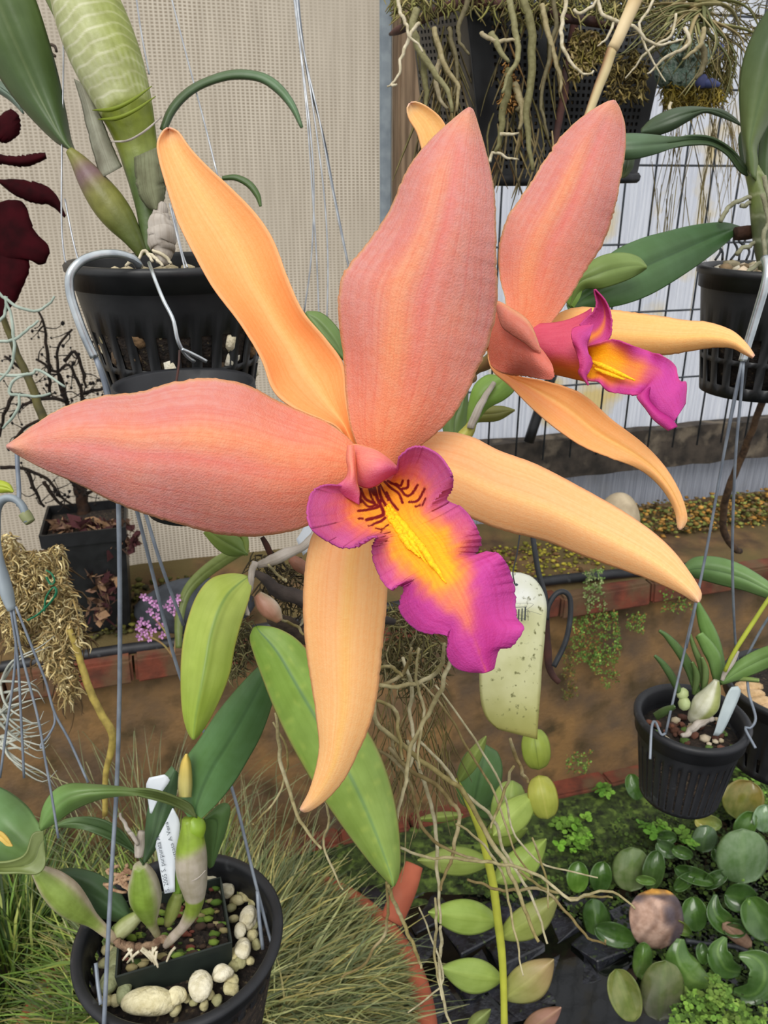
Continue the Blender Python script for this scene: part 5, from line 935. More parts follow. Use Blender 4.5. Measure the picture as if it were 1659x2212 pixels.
ptube('metal_ring', [(1180, 24), (1225, 40), (1290, 46)], .655, 9, m_rust, C1, sides=8); ptube('metal_bar', [(1243, 40), (1232, 110), (1215, 220), (1200, 300), (1190, 345)], .675, [9, 10, 9, 8, 7], m_rust, C1, sides=8, wob=.0003)
gr_r = [(138, 134, 96), (116, 112, 74), (160, 148, 112), (100, 92, 64), (176, 164, 134)]
hr = [([(862, -20), (862, 20), (878, 52), (882, 78), (900, 92), (912, 112)], 4, .62), ([(906, 50), (884, 80), (868, 125), (862, 158), (846, 182), (836, 186)], 4, .63), ([(846, 186), (856, 183)], 3.5, .63), ([(1016, -20), (1006, 16), (992, 50), (990, 76), (998, 98), (1012, 116)], 5.5, .60),
      ([(1228, -20), (1216, 40), (1212, 90), (1226, 118), (1246, 148), (1262, 160), (1280, 158), (1283, 152)], 4.5, .62), ([(900, 20), (892, 60), (905, 100), (920, 130), (945, 165), (968, 200), (975, 240)], 8, .64), ([(912, 110), (918, 160), (922, 220), (918, 240)], 7, .65), ([(938, 60), (950, 110), (965, 150), (990, 190), (985, 240)], 6, .65), ([(970, 60), (982, 110), (988, 170), (978, 210)], 5, .65),
      ([(950, 130), (942, 170), (950, 210), (965, 235)], 6, .66), ([(1100, 0), (1112, 60), (1116, 90), (1120, 130), (1100, 160), (1085, 200)], 7, .64), ([(1130, 0), (1146, 60), (1150, 120), (1146, 190), (1138, 260), (1150, 370)], 9, .64), ([(1170, 10), (1180, 60), (1190, 90), (1200, 130), (1210, 160), (1212, 200)], 6, .64), ([(1190, -10), (1200, 40), (1190, 110), (1178, 160), (1170, 230), (1186, 300)], 5, .64),
      ([(1040, 70), (1070, 90), (1100, 84), (1124, 90)], 5, .64), ([(1060, 70), (1080, 110), (1100, 135)], 7, .64), ([(1100, 150), (1096, 200), (1086, 240), (1080, 300), (1070, 330)], 9, .655), ([(1110, 180), (1130, 240), (1120, 280)], 8, .655), ([(1116, 240), (1132, 220), (1140, 200)], 5, .655), ([(1080, 290), (1120, 288)], 4, .65), ([(1058, 350), (1066, 330), (1100, 340), (1120, 344)], 3.5, .655),
      ([(1290, -10), (1300, 30), (1340, 50), (1370, 60), (1400, 90), (1440, 96), (1476, 84)], 4, .62), ([(1240, 20), (1256, 30), (1290, 0), (1310, -20)], 3.5, .62), ([(1330, 40), (1312, 80), (1290, 100)], 3, .62), ([(1420, -20), (1396, 30), (1380, 60), (1410, 130), (1436, 176)], 3, .63), ([(1460, 30), (1448, 80), (1400, 110), (1350, 170)], 3, .64), ([(1478, 60), (1490, 90), (1470, 110), (1430, 130), (1400, 160)], 4, .63), ([(1520, 60), (1516, 90), (1500, 110), (1474, 128)], 5, .62), ([(1516, 96), (1522, 120), (1518, 150), (1504, 172)], 7, .63), ([(1450, 220), (1446, 236), (1460, 266)], 3.4, .62)]
hr = [(q, r_, d_) for q, r_, d_ in hr]
m_ar = bpy.data.materials['aerial_root']
for i, (q, r_, d_) in enumerate(hr):
    cl = gr_r[i % 5] if r_ > 4.6 else (206, 196, 170)
    ptube('root', q, d_, [r_, r_, r_ * .8, r_ * .45], m_ar, C1, sides=7, wob=.0006, colf=lambda v, a, cl=cl: np.ones(v.shape + (3,)) * np.array(cl))
tufts('matted_roots', [(890, 60), (990, 50), (1000, 180), (985, 330), (930, 330), (905, 200)], .67, 55, gr_r, 150, C1, m_root, 21, r=3.0, ddep=.02, down=.8, curl=.35)
tufts('matted_roots', [(1080, 0), (1220, 0), (1215, 200), (1190, 380), (1060, 380), (1070, 150)], .655, 75, gr_r + [(96, 80, 56), (160, 130, 90)], 130, C1, m_root, 22, r=3.0, ddep=.02, down=.8, curl=.4)
tufts('moss', [(1240, 60), (1300, 70), (1310, 110), (1270, 150), (1236, 170), (1225, 130)], .665, 420, [(176, 158, 104), (150, 136, 80), (128, 120, 60), (196, 176, 130)], 22, C1, m_dry, 23, r=3.0, ddep=.015)
tufts('moss', [(1310, 140), (1370, 100), (1400, 150), (1390, 210), (1340, 215), (1310, 205)], .68, 420, [(150, 136, 80), (112, 98, 56), (176, 158, 104), (90, 80, 46)], 20, C1, m_dry, 24, r=2.6, ddep=.015)
tufts('moss', [(1090, 130), (1120, 150), (1116, 230), (1085, 240)], .655, 150, [(180, 136, 80), (150, 110, 60)], 18, C1, m_dry, 25, r=2.6, ddep=.012)
tufts('moss', [(840, -30), (1420, -30), (1420, 20), (1300, 40), (1250, 20), (1200, 40), (1140, 50), (1080, 20), (960, 14), (850, 30)], .64, 900, [(132, 132, 76), (96, 92, 52), (160, 150, 100), (112, 104, 64)], 40, C1, m_dry, 26, r=2.6, ddep=.04, down=.5)
o = ptube('bamboo_cane', [(1392, -60), (1372, 0), (1350, 50), (1332, 90), (1322, 107)], [.58, .585], [15, 15, 14, 13, 12], m_bamboo, None, sides=14, colf=lambda v, a: mixc((226, 208, 172), (206, 190, 156), v)); tag(o, 'pale bamboo cane section slanting in front of the mesh basket', 'cane')
ptube('lower_section', [(1322, 107), (1308, 150), (1292, 190), (1274, 240), (1256, 290)], [.585, .59], [11, 11, 10, 9, 9], m_bamboo, o, sides=12, colf=lambda v, a: mixc(mixc((132, 92, 66), (196, 184, 144), sstep(.1, .5, v)), (196, 186, 150), np.clip(.5 - .9 * np.cos(a), 0, 1))) if False else None
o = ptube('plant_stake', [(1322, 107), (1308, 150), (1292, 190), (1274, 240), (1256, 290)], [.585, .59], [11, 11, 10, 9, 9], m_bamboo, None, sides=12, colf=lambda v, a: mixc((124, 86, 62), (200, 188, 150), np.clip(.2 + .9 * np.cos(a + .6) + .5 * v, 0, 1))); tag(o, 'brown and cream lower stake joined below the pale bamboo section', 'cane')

C2 = thing('air_plant', 'large olive tillandsia rosette with many thin leaves, top right beside the basket', 'air plant', P(1500, 30, .66)); rs = np.random.RandomState(31)
m_t = m_tilla
for k in range(46):
    a_ = rs.uniform(-.5, 3.6) if k % 3 else rs.uniform(2.2, 3.5); l = 90 + rs.rand() * 110; c0 = (1500 + rs.randn() * 16, 20 + rs.randn() * 16); dr = 24 + rs.rand() * 40
    q = [c0, (c0[0] + math.cos(a_) * l * .4, c0[1] + math.sin(a_) * l * .3), (c0[0] + math.cos(a_) * l * .8, c0[1] + math.sin(a_) * l * .6 + dr * .5), (c0[0] + math.cos(a_ + .3) * l, c0[1] + math.sin(a_ + .3) * l * .9 + dr)]
    cl = [(140, 140, 96), (120, 122, 80), (168, 160, 122), (150, 136, 100), (104, 108, 70)][k % 5]
    ptube('leaf', q, [.66, .64, .63 + rs.rand() * .04], [9, 5.5, 3.2, 1], m_t, C2, sides=6, flat=.4, colf=lambda v, a, cl=cl: np.ones(v.shape + (3,)) * np.array(cl))
tufts('fine_leaves', [(1380, -10), (1640, -10), (1650, 60), (1600, 110), (1540, 100), (1440, 90), (1370, 60)], .67, 260, [(132, 132, 92), (112, 106, 74), (156, 148, 112)], 110, C2, m_root, 33, r=1.4, ddep=.05, curl=.3, down=.3)
C3 = thing('moss_clump', 'mustard and blue-green mossy clump hanging below the tillandsia, top right', 'moss', P(1480, 160, .72))
b = MB(); blob(b, P(1468, 138, .72), np.array([.019, .016, .018]), seed=5, sub=4, rough=.25); b.build('lichen', mat('bluegreen_lichen', (120, 150, 132), (176, 190, 176), rough=.95, scale=260, bump=1.0, c3=(60, 76, 62), s3=160, k3=(.5, .6)), C3)
tufts('moss', [(1430, 190), (1450, 160), (1500, 175), (1560, 190), (1570, 215), (1500, 232), (1440, 225)], .72, 900, [(168, 148, 60), (140, 128, 50), (188, 168, 84), (120, 104, 44)], 26, C3, m_dry, 34, r=1.8, ddep=.02)
tufts('moss', [(1500, 90), (1580, 80), (1590, 130), (1575, 190), (1520, 190), (1505, 130)], .725, 420, [(112, 110, 60), (140, 128, 74), (96, 90, 52)], 40, C3, m_dry, 35, r=1.6, ddep=.02, down=.7)
tufts('hair_roots', [(1420, 200), (1600, 190), (1640, 260), (1560, 330), (1440, 300)], .80, 60, [(150, 140, 104), (170, 160, 128)], 170, C3, m_root, 36, r=1.1, ddep=.04, down=.9, curl=.25)
tufts('hair_roots', [(1400, 340), (1480, 330), (1560, 370), (1540, 470), (1420, 470)], .80, 20, [(176, 168, 130)], 180, C3, m_root, 37, r=1.2, ddep=.04, down=1.0, curl=.25)
b = MB(); blob(b, P(1514, 176, .715), np.array([.006, .004, .006]), seed=1, sub=2, col=lin((70, 76, 120))); blob(b, P(1536, 180, .715), np.array([.008, .004, .004]), seed=2, sub=2, col=lin((70, 80, 128))); blob(b, P(1554, 110, .72), np.array([.004, .004, .008]), seed=3, sub=2, col=lin((80, 90, 140))); b.build('blue_scraps', mat('blue_scrap', (255, 255, 255), rough=.6, attr=True, bump=0), C3)

# ---- right: broad leaved orchid in a black pot
D1 = thing('potted_orchid', 'strap leaved orchid with long arching dark leaves in a black pot at the right edge', 'potted plant', P(1655, 580, .52))
pc = P(1672, 580, .52); net_pot(pc, .0445, .034, .082, m_plast, D1, nslot=22, rows=((.50, .68), (.72, .9)), duty=.4, rim=.006)
b = MB(); lathe(b, pc, [(.0001, -.006), (.03, -.007), (.042, -.009), (.030, -.075), (.001, -.078)], 40); b.build('potting_mix', m_soil, D1)
b = MB()
for i in range(60):
    a_, r = rs.rand() * 6.283, .008 + rs.rand() * .032; blob(b, pc + np.array([r * math.cos(a_), r * math.sin(a_), -.004 + rs.rand() * .004]), np.array([.0045, .0045, .0035]) * (.6 + rs.rand() * .7), seed=i, sub=1, col=lin([(236, 230, 216), (214, 196, 176), (150, 130, 104), (196, 186, 160)][i % 4]))
b.build('gravel', m_stone, D1, kind='stuff')
ptube('stem', [(1660, 590), (1652, 520), (1648, 450), (1640, 410), (1626, 370), (1618, 350)], .50, [18, 22, 25, 26, 20, 12], m_bulb, D1, sides=18, n=40, colf=lambda v, a: mixc(mixc((84, 92, 62), (106, 120, 62), sstep(.3, .7, v)), (176, 178, 156), .5 * sstep(.8, 1, np.sin(v * 30 + a))))
leaf(D1, [(1618, 372), (1610, 345), (1604, 300), (1600, 250), (1598, 200), (1602, 150), (1614, 105), (1634, 60), (1660, 20), (1700, -40)], [(1634, 392), (1636, 350), (1634, 320), (1652, 280), (1680, 230), (1705, 180), (1720, 120), (1735, 60), (1745, 0), (1750, -40)], [.49, .48, .47, .46], (98, 116, 66), (50, 72, 40), (66, 90, 52), bow=-.010, label='broad upright leaf', nt=54, nu=20)
leaf(D1, [(1622, 378), (1606, 350), (1578, 320), (1540, 298), (1500, 292), (1450, 296), (1400, 291), (1350, 290), (1300, 300), (1280, 318)], [(1628, 384), (1600, 372), (1570, 334), (1535, 314), (1495, 313), (1455, 320), (1410, 334), (1360, 344), (1310, 338), (1282, 320)], [.50, .495, .485, .48, .485], (46, 64, 38), (74, 104, 74), bow=[0, .003, -.003, -.006], nt=54, nu=16)
leaf(D1, [(1604, 276), (1588, 256), (1560, 238), (1530, 234), (1490, 231), (1450, 237), (1410, 256), (1385, 280)], [(1600, 270), (1580, 262), (1550, 250), (1520, 243), (1485, 262), (1450, 282), (1415, 292), (1385, 290)], [.53, .53, .53, .54], (48, 64, 44), (56, 76, 54), (96, 116, 86), bow=[0, -.003, -.004], nt=44, nu=16)
leaf(D1, [(1648, 420), (1640, 380), (1640, 320), (1648, 270), (1670, 240)], [(1668, 420), (1690, 380), (1700, 320), (1700, 270), (1690, 240)], [.515, .51], (60, 84, 44), (56, 78, 42), bow=-.004)
leaf(D1, [(1632, 420), (1612, 380), (1600, 340), (1596, 300), (1604, 280)], [(1645, 415), (1655, 380), (1650, 340), (1636, 300), (1612, 282)], [.53, .53], (50, 70, 40), (46, 66, 40), bow=-.004)
leaf(D1, [(1600, 490), (1560, 481), (1500, 487), (1440, 501), (1380, 518), (1320, 548), (1260, 605), (1225, 660)], [(1600, 494), (1562, 530), (1510, 570), (1450, 610), (1400, 638), (1350, 656), (1290, 668), (1228, 680)], [.52, .49, .46, .44, .43], (48, 84, 44), (72, 112, 54), (36, 66, 34), ribw=.04, bow=[0, -.006, -.008, -.006], keel=.003, label='long dark green leaf reaching left behind the smaller flower', nt=60, nu=44)
leaf(D1, [(1225, 655), (1240, 600), (1290, 558), (1340, 547), (1378, 556), (1397, 577)], [(1235, 668), (1260, 625), (1300, 622), (1350, 606), (1380, 590), (1397, 578)], [.43, .425, .43], (120, 148, 66), (112, 136, 68), bow=-.004, label='olive green short leaf')
leaf(D1, [(1225, 655), (1236, 630), (1250, 620)], [(1240, 665), (1252, 645), (1258, 625)], [.43, .43], (120, 160, 60), bow=0)
leaf(D1, [(1370, 345), (1366, 362), (1352, 380), (1340, 384)], [(1340, 344), (1340, 360), (1342, 375), (1340, 384)], [.50, .50], (52, 70, 40), (86, 98, 50), bow=-.002)
ptube('cut_stub', [(1588, 505), (1610, 503), (1636, 500)], .51, [14, 15, 13], m_bark, D1, sides=12, colf=lambda v, a: np.ones(v.shape + (3,)) * np.array([196, 150, 120]))
for q in ([(1556, 480, .50), (1570, 455, .50), (1590, 435, .50), (1620, 428, .50), (1640, 430, .50)], [(1600, 444, .5), (1620, 440, .5), (1636, 442, .5)], [(1590, 550, .5), (1600, 540, .5), (1640, 520, .5)], [(1612, 590, .49), (1640, 570, .49), (1660, 560, .49)], [(1646, 420, .48), (1660, 470, .48), (1650, 520, .48), (1656, 570, .48)], [(1650, 380, .48), (1662, 430, .48), (1664, 480, .48)]): ptube('root', q, .5, [5, 5, 4], m_ar, D1, wob=.0005, colf=lambda v, a: np.ones(v.shape + (3,)) * np.array([140, 140, 116]))
for x in (1545, 1560, 1578, 1596, 1612): ptube('dry_root', [(x, 562), (x + rs.randn() * 10, 540), (x + rs.randn() * 16, 520), (x + rs.randn() * 20, 508)], .54, 2.6, m_blackwire, D1)

# ---- small hanging pot, lower right, on a long wire
E1 = thing('potted_orchid', 'small orchid with plump white pseudobulb in a small black net pot, lower right', 'potted plant', P(1495, 1560, .55))
pe = P(1495, 1548, .55); net_pot(pe, .0362, .027, .066, m_plast2, E1, nslot=34, rows=((.32, .95),), duty=.34, rim=.005)
b = MB(); lathe(b, pe, [(.0001, -.014), (.02, -.014), (.034, -.016), (.028, -.064), (.001, -.066)], 40); b.build('potting_mix', m_soil, E1)
b = MB()
for i in range(46):
    a_, r = rs.rand() * 6.283, rs.rand() * .030; blob(b, pe + np.array([r * math.cos(a_), r * math.sin(a_), -.013 + rs.rand() * .003]), np.array([.0035, .0035, .0025]) * (.5 + rs.rand() * .7), seed=i, sub=1, col=lin([(120, 80, 66), (196, 184, 160), (92, 120, 60), (90, 60, 50)][i % 4]))
b.build('mulch', m_dry, E1, kind='stuff')
ptube('pseudobulb', [(1548, 1470), (1540, 1492), (1526, 1518), (1508, 1540), (1496, 1554)], [.53, .535, .545], [6, 18, 27, 22, 12], m_bulb, E1, sides=20, n=36, colf=lambda v, a: mixc((206, 206, 186), (150, 158, 88), .9 * sstep(.75, .95, np.cos(a + 1.0))))
ptube('dry_sheath', [(1540, 1552), (1522, 1556), (1504, 1566), (1486, 1584), (1470, 1590)], .535, [6, 9, 9, 7, 5], m_paper, E1, wob=.0005)
ptube('dry_sheath', [(1594, 1406), (1582, 1428), (1566, 1454), (1560, 1470)], .525, [4, 7, 6, 4], m_paper, E1)
ptube('stalk', [(1700, 1240), (1659, 1296), (1630, 1340), (1600, 1386), (1580, 1420), (1566, 1450)], [.50, .52], [4, 4.5, 4.5, 5, 4.5, 4], mat('green_stalk', (170, 178, 60), (150, 160, 54), rough=.5, bump=0), E1, sides=9)
for q, w_, a in (([(1562, 1478), (1550, 1430), (1535, 1380), (1520, 1340), (1506, 1300)], [6, 14, 17, 13, 3], (92, 128, 62)), ([(1550, 1480), (1545, 1430), (1530, 1400), (1510, 1370)], [5, 13, 14, 8], (104, 140, 74)), ([(1508, 1500), (1492, 1450), (1470, 1410), (1442, 1376), (1424, 1362)], [6, 9, 9, 7, 1.5], (76, 106, 56)), ([(1470, 1500), (1450, 1460), (1432, 1434), (1414, 1416)], [5, 7, 6, 1.5], (70, 98, 54)),
             ([(1520, 1490), (1515, 1440), (1500, 1400), (1490, 1370)], [4, 6, 5, 1.5], (100, 124, 72)), ([(1500, 1500), (1505, 1460), (1495, 1430)], [4, 6, 2], (86, 112, 60)), ([(1520, 1496), (1524, 1450), (1516, 1420)], [4, 6, 2], (106, 130, 76)), ([(1416, 1548), (1440, 1534), (1458, 1526)], [8, 8, 3], (72, 96, 52)), ([(1560, 1470), (1600, 1466), (1640, 1470)], [3, 4, 3], (120, 140, 80))):
    l_, r_ = ribbon(q, w_); leaf(E1, l_, r_, [.54, .53, .52], a, tuple(int(k * 1.12) for k in a), nu=8, bow=-.003)
leaf(E1, [(1556, 1472), (1580, 1440), (1620, 1412), (1670, 1392), (1740, 1370)], [(1560, 1478), (1600, 1466), (1650, 1446), (1700, 1420), (1745, 1380)], [.53, .52, .50], (112, 148, 80), (96, 130, 66), bow=-.004)
leaf(E1, [(1470, 1230), (1500, 1205), (1550, 1204), (1600, 1220), (1650, 1250), (1700, 1290)], [(1480, 1240), (1510, 1250), (1560, 1264), (1610, 1276), (1660, 1292), (1700, 1296)], [.62, .60, .58], (88, 124, 70), (112, 148, 88), bow=-.006, label='broad leaf behind the tip of the right sepal') 
for (x, y) in ((1474, 1500), (1478, 1520)): b = MB(); blob(b, P(x, y, .54), np.array([.004, .004, .005]), seed=x, col=lin((190, 204, 150))); b.build('bud', m_bulb, E1)
sheet('plant_label', [(1580, 1484), (1570, 1500), (1555, 1540), (1545, 1575), (1540, 1588)], [(1594, 1482), (1600, 1496), (1582, 1540), (1562, 1580), (1552, 1590)], [.53, .535], mat('grey_label', (176, 188, 190), (160, 172, 176), rough=.4, bump=0), E1, nt=12, nu=5)
for q in ([(1652, 558, .43), (1658, 576, .425), (1654, 610, .425), (1640, 660, .43), (1622, 720, .435), (1604, 780, .44)],): wire('hook', q, .43, [9, 9.5, 9.5, 9], m_steel, E1, sides=14, n=40)
for q in ([(1604, 778, .44), (1590, 850, .45), (1560, 1000, .47), (1520, 1220, .50), (1480, 1400, .52), (1450, 1530, .525), (1438, 1584, .53)], [(1606, 780, .44), (1600, 860, .45), (1588, 1000, .47), (1582, 1200, .51), (1588, 1380, .55), (1600, 1460, .57)], [(1603, 778, .44), (1578, 900, .455), (1535, 1140, .49), (1500, 1320, .51), (1482, 1400, .52)],
          [(1438, 1584, .53), (1428, 1586, .528), (1416, 1560, .528), (1408, 1570, .524), (1404, 1640, .515)], [(1700, 1280, .50), (1650, 1350, .52), (1614, 1416, .53)], [(1614, 1466, .53), (1618, 1500, .53), (1632, 1550, .53), (1622, 1572, .53), (1610, 1574, .53), (1632, 1616, .52)]): wire('hanger_wire', q, .5, 3.0, m_greywire, E1, sides=7, n=36)
E2 = thing('black_pot', 'black plastic pot half hidden behind the small net pot at the right edge', 'pot', P(1700, 1500, .66))
pe2 = P(1712, 1478, .66); net_pot(pe2, .052, .038, .078, m_plast, E2, nslot=24, rows=((.7, .9),), duty=.3)
b = MB(); lathe(b, pe2, [(.0001, -.01), (.02, -.01), (.048, -.013), (.036, -.07), (.001, -.072)], 40); b.build('potting_mix', m_soil, E2)
for i in range(7): b = MB(); a_ = rs.rand() * 6.28; blob(b, pe2 + np.array([.035 * math.cos(3 + i * .3), .035 * math.sin(3 + i * .3), -.006]), np.array([.011, .007, .004]), seed=i, sub=2, col=lin((206, 176, 140))); b.build('bark_chip', m_stone, E2)
o = ptube('brown_vine', [(1668, 820), (1645, 870), (1624, 930), (1600, 990), (1572, 1060), (1562, 1110), (1564, 1150), (1584, 1182), (1600, 1192)], [1.0, 1.1, 1.2, 1.25], [6, 7, 7, 8, 8, 8, 8, 8, 7], m_bark, None, sides=9, wob=.001, colf=lambda v, a: np.ones(v.shape + (3,)) * np.array([235, 210, 180])); tag(o, 'brown woody vine curving down in front of the rail at the right', 'vine')

# ------------------------------------------------------------------ ledge planting, wall plants, pond
o = MB(); c = hitz(1335, 1150, z_led); blob(o, c + WN * -.0 + np.array([0, 0, .03]), np.array([.050, .045, .062]), seed=4, sub=4, rough=.08); tag(o.build('round_stone', mat('buff_stone', (190, 174, 146), (166, 150, 124), rough=.9, scale=40, bump=.3)), 'round buff stone on the mossy ledge below the rail', 'stone')
def clumps(name, n, s_rng, off_rng, z0, dz, cols, size, seed, m=m_moss, lab=None, cat='moss', leafy=False):
    rs = np.random.RandomState(seed); b = MB()
    for k in range(n):
        p = wp(rs.uniform(*s_rng), rs.uniform(*off_rng), z0 + rs.rand() ** 1.6 * dz); c = np.array(cols[rs.randint(len(cols))]) * (.8 + .4 * rs.rand()); r = size * (.5 + rs.rand())
        if leafy:
            a1 = rs.randn(3); a1 /= np.linalg.norm(a1); a2 = np.cross(a1, rs.randn(3)); a2 /= np.linalg.norm(a2); a_ = np.linspace(0, 6.283, 7)[:-1]
            b.add([p + r * (math.cos(t) * a1 + math.sin(t) * a2) for t in a_], [tuple(range(6))], lin(np.clip(c, 0, 255)))
        else: blob(b, p, np.array([r, r, r * .6]), seed=k, sub=1, rough=.3, col=lin(np.clip(c, 0, 255)))
    o = b.build(name, m, None, kind='stuff'); tag(o, lab, cat); return o
sL = ws(hit(1290, 1150, .1)); sR = ws(hit(1659, 1120, .1)) + .3
clumps('ledge_moss', 2600, (sL + .02, sR), (.02, .16), z_led - .005, .045, [(168, 122, 58), (186, 140, 70), (114, 118, 60), (130, 134, 70), (110, 90, 60)], .005, 41, lab='rusty brown and green moss heaped along the back of the ledge, right side')
clumps('ledge_moss', 900, (ws(hit(1040, 1200, .2)), ws(hit(1330, 1200, .2))), (.10, off_n - .03), z_led - .002, .012, [(150, 142, 48), (170, 156, 60), (120, 114, 44), (110, 80, 52)], .004, 42, lab='yellow-green moss on the ledge behind the yellow tag')
clumps('ledge_moss', 700, (ws(hit(0, 1300, .2)), ws(hit(450, 1300, .2))), (.05, off_n - .04), z_led - .002, .014, [(84, 82, 38), (66, 62, 34), (104, 100, 44), (60, 46, 34)], .005, 43, lab='dark green moss on the ledge around the shrub pot, left side')
# small ferns and creeping plants on the wall face
def wallplant(poly, n, seed, lab, cols=((112, 148, 62), (92, 128, 56), (136, 166, 80), (150, 110, 60)), size=4.5, off=None):
    rs = np.random.RandomState(seed); b = MB(); xs = [p[0] for p in poly]; ys = [p[1] for p in poly]; k = 0
    while k < n:
        x, y = rs.uniform(min(xs), max(xs)), rs.uniform(min(ys), max(ys))
        if not in_poly(x, y, poly): continue
        k += 1; p = hit(x, y, (off_n if off is None else off) + .014 + rs.rand() * .02); r = size * proj(p)[2] / FPX * (.5 + rs.rand())
        a1 = WE * math.cos(k) + np.array([0, 0, 1]) * math.sin(k) + WN * rs.randn() * .4; a2 = np.cross(a1, WN + rs.randn(3) * .3); a2 /= np.linalg.norm(a2); a1 /= np.linalg.norm(a1)
        for t0 in (0, 2.1, 4.2):
            d1 = math.cos(t0) * a1 + math.sin(t0) * a2; d2 = -math.sin(t0) * a1 + math.cos(t0) * a2; b.add([p, p + r * (.6 * d1 + .4 * d2), p + r * 1.1 * d1, p + r * (.6 * d1 - .4 * d2)], [(0, 1, 2, 3)], lin(np.clip(np.array(cols[rs.randint(len(cols))]) * (.8 + .4 * rs.rand()), 0, 255)))
    o = b.build('wall_fern', m_moss, None, kind='stuff'); return tag(o, lab, 'fern')
wallplant([(1230, 1330), (1330, 1320), (1345, 1400), (1330, 1440), (1240, 1430)], 420, 51, 'largest patch of creeping ferns on the brown wall right of the black hook')
wallplant([(1260, 1230), (1300, 1230), (1310, 1320), (1262, 1320)], 130, 52, 'fern strand hanging over the pipe above the wall patch', ((150, 160, 110), (120, 150, 80)))
wallplant([(1350, 1325), (1395, 1325), (1390, 1370), (1355, 1360)], 70, 53, 'small fern tuft on the wall below the right sepal')
wallplant([(1425, 1270), (1490, 1280), (1500, 1330), (1430, 1320)], 60, 54, 'faint fern sprigs under the brick course near the sepal tip')
wallplant([(1285, 1400), (1325, 1420), (1340, 1470), (1310, 1490), (1270, 1440)], 110, 55, 'fern sprigs trailing below the largest wall patch')
wallplant([(1220, 1630), (1280, 1620), (1270, 1670), (1225, 1670)], 80, 56, 'little fern on the red sill left of the small net pot', off=off_n + .03)
wallplant([(1230, 1370), (1250, 1500), (1215, 1520), (1215, 1400)], 120, 57, 'brown and green moss down the wall beside the hook', ((126, 98, 52), (104, 110, 56)))

# mossy bank between wall and water, and duckweed
rs = np.random.RandomState(61)
n1, n2 = 90, 46; G = np.zeros((n2, n1, 3)); s = np.linspace(-.35, 2.4, n1); f_ = np.linspace(0, 1, n2)
hh = rs.rand(n2, n1)
for ax in (0, 1): hh = np.apply_along_axis(lambda q: np.convolve(q, np.ones(3) / 3, 'same'), ax, hh)
for i in range(n2):
    for j in range(n1): w_ = .26 + .05 * math.sin(s[j] * 7); G[i, j] = wp(s[j], off_n + .015 + w_ * f_[i], z_wat + .02 * (1 - f_[i] ** 2) + .02 * (hh[i, j] - .5) - .012 * f_[i])
b = MB(); b.add(G.reshape(-1, 3), grid_faces(n2, n1, flip=True)); o = b.build('mossy_bank', mat('bank_moss', (60, 76, 30), (26, 32, 16), rough=.95, scale=60, bump=1.0, bscale=240, c3=(88, 108, 44), s3=50, k3=(.52, .66)), None); o['kind'] = 'stuff'; tag(o, 'dark mossy bank along the foot of the low wall above the water', 'moss')
def carpet(name, poly, n, seed, lab, cols, size, z, dz=.012, cat='plants', lobes=3):
    rs = np.random.RandomState(seed); b = MB(); xs = [p[0] for p in poly]; ys = [p[1] for p in poly]; k = 0
    while k < n:
        x, y = rs.uniform(min(xs), max(xs)), rs.uniform(min(ys), max(ys))
        if not in_poly(x, y, poly): continue
        k += 1; p = hitz(x, y, z + rs.rand() * dz); r = size * proj(p)[2] / FPX * (.5 + rs.rand()); c = lin(np.clip(np.array(cols[rs.randint(len(cols))]) * (.75 + .45 * rs.rand()), 0, 255)); a0 = rs.rand() * 6.3
        for l in range(lobes):
            t = np.linspace(0, 6.283, 7)[:-1]; q = p + r * .7 * np.array([math.cos(a0 + l * 6.283 / lobes), math.sin(a0 + l * 6.283 / lobes), 0]) if lobes > 1 else p; tz = rs.randn(2) * .35
            b.add([q + r * .62 * np.array([math.cos(a), math.sin(a), tz[0] * math.cos(a) + tz[1] * math.sin(a)]) for a in t], [tuple(range(6))], c)
    o = b.build(name, m_moss, None, kind='stuff'); return tag(o, lab, cat)
GR = [(70, 98, 40), (92, 124, 52), (52, 76, 32), (116, 148, 66)]
carpet('water_moss', [(880, 1780), (1000, 1720), (1380, 1690), (1659, 1650), (1659, 1760), (1659, 2212), (1500, 2212), (1300, 2000), (1200, 1960), (1100, 1960), (960, 1900), (890, 1880)], 3400, 71, 'fine dark green moss and pond weed spread under the floating leaves', [(44, 60, 26), (58, 78, 30), (34, 44, 20), (72, 94, 38)], 6, z_wat + .004, .012, lobes=2)
carpet('clover_fern', [(1180, 1740), (1270, 1760), (1280, 1850), (1210, 1830)], 46, 72, 'bright little clover-like leaves by the yellow oval leaf', [(104, 150, 48), (124, 166, 64)], 9, z_wat + .02, .02)
carpet('clover_fern', [(1385, 1770), (1440, 1770), (1440, 1810), (1390, 1815)], 16, 73, 'bright tuft of small round leaves under the small net pot', [(96, 146, 48), (116, 160, 60)], 10, z_wat + .03, .02)
carpet('clover_fern', [(1465, 1790), (1500, 1795), (1498, 1825), (1470, 1820)], 10, 77, 'second bright tuft, right of the one under the small net pot', [(96, 146, 48), (116, 160, 60)], 10, z_wat + .03, .02)
carpet('clover_fern', [(1280, 1700), (1320, 1690), (1315, 1720), (1285, 1725)], 10, 78, 'green tuft on the bank just below the red sill', [(96, 146, 48), (116, 160, 60)], 8, z_wat + .04, .02)
carpet('pond_fern', [(1480, 2140), (1560, 2150), (1659, 2180), (1659, 2230), (1440, 2230), (1440, 2190)], 150, 74, 'light yellow-green fern fronds in the bottom right corner', [(112, 146, 60), (92, 126, 50), (132, 160, 74)], 8, z_wat + .03, .03)
carpet('pond_fern', [(1530, 2100), (1560, 2110), (1590, 2180), (1540, 2180)], 50, 75, 'yellow-green frond standing above the corner fern patch', [(126, 156, 70), (104, 140, 58)], 8, z_wat + .06, .02)
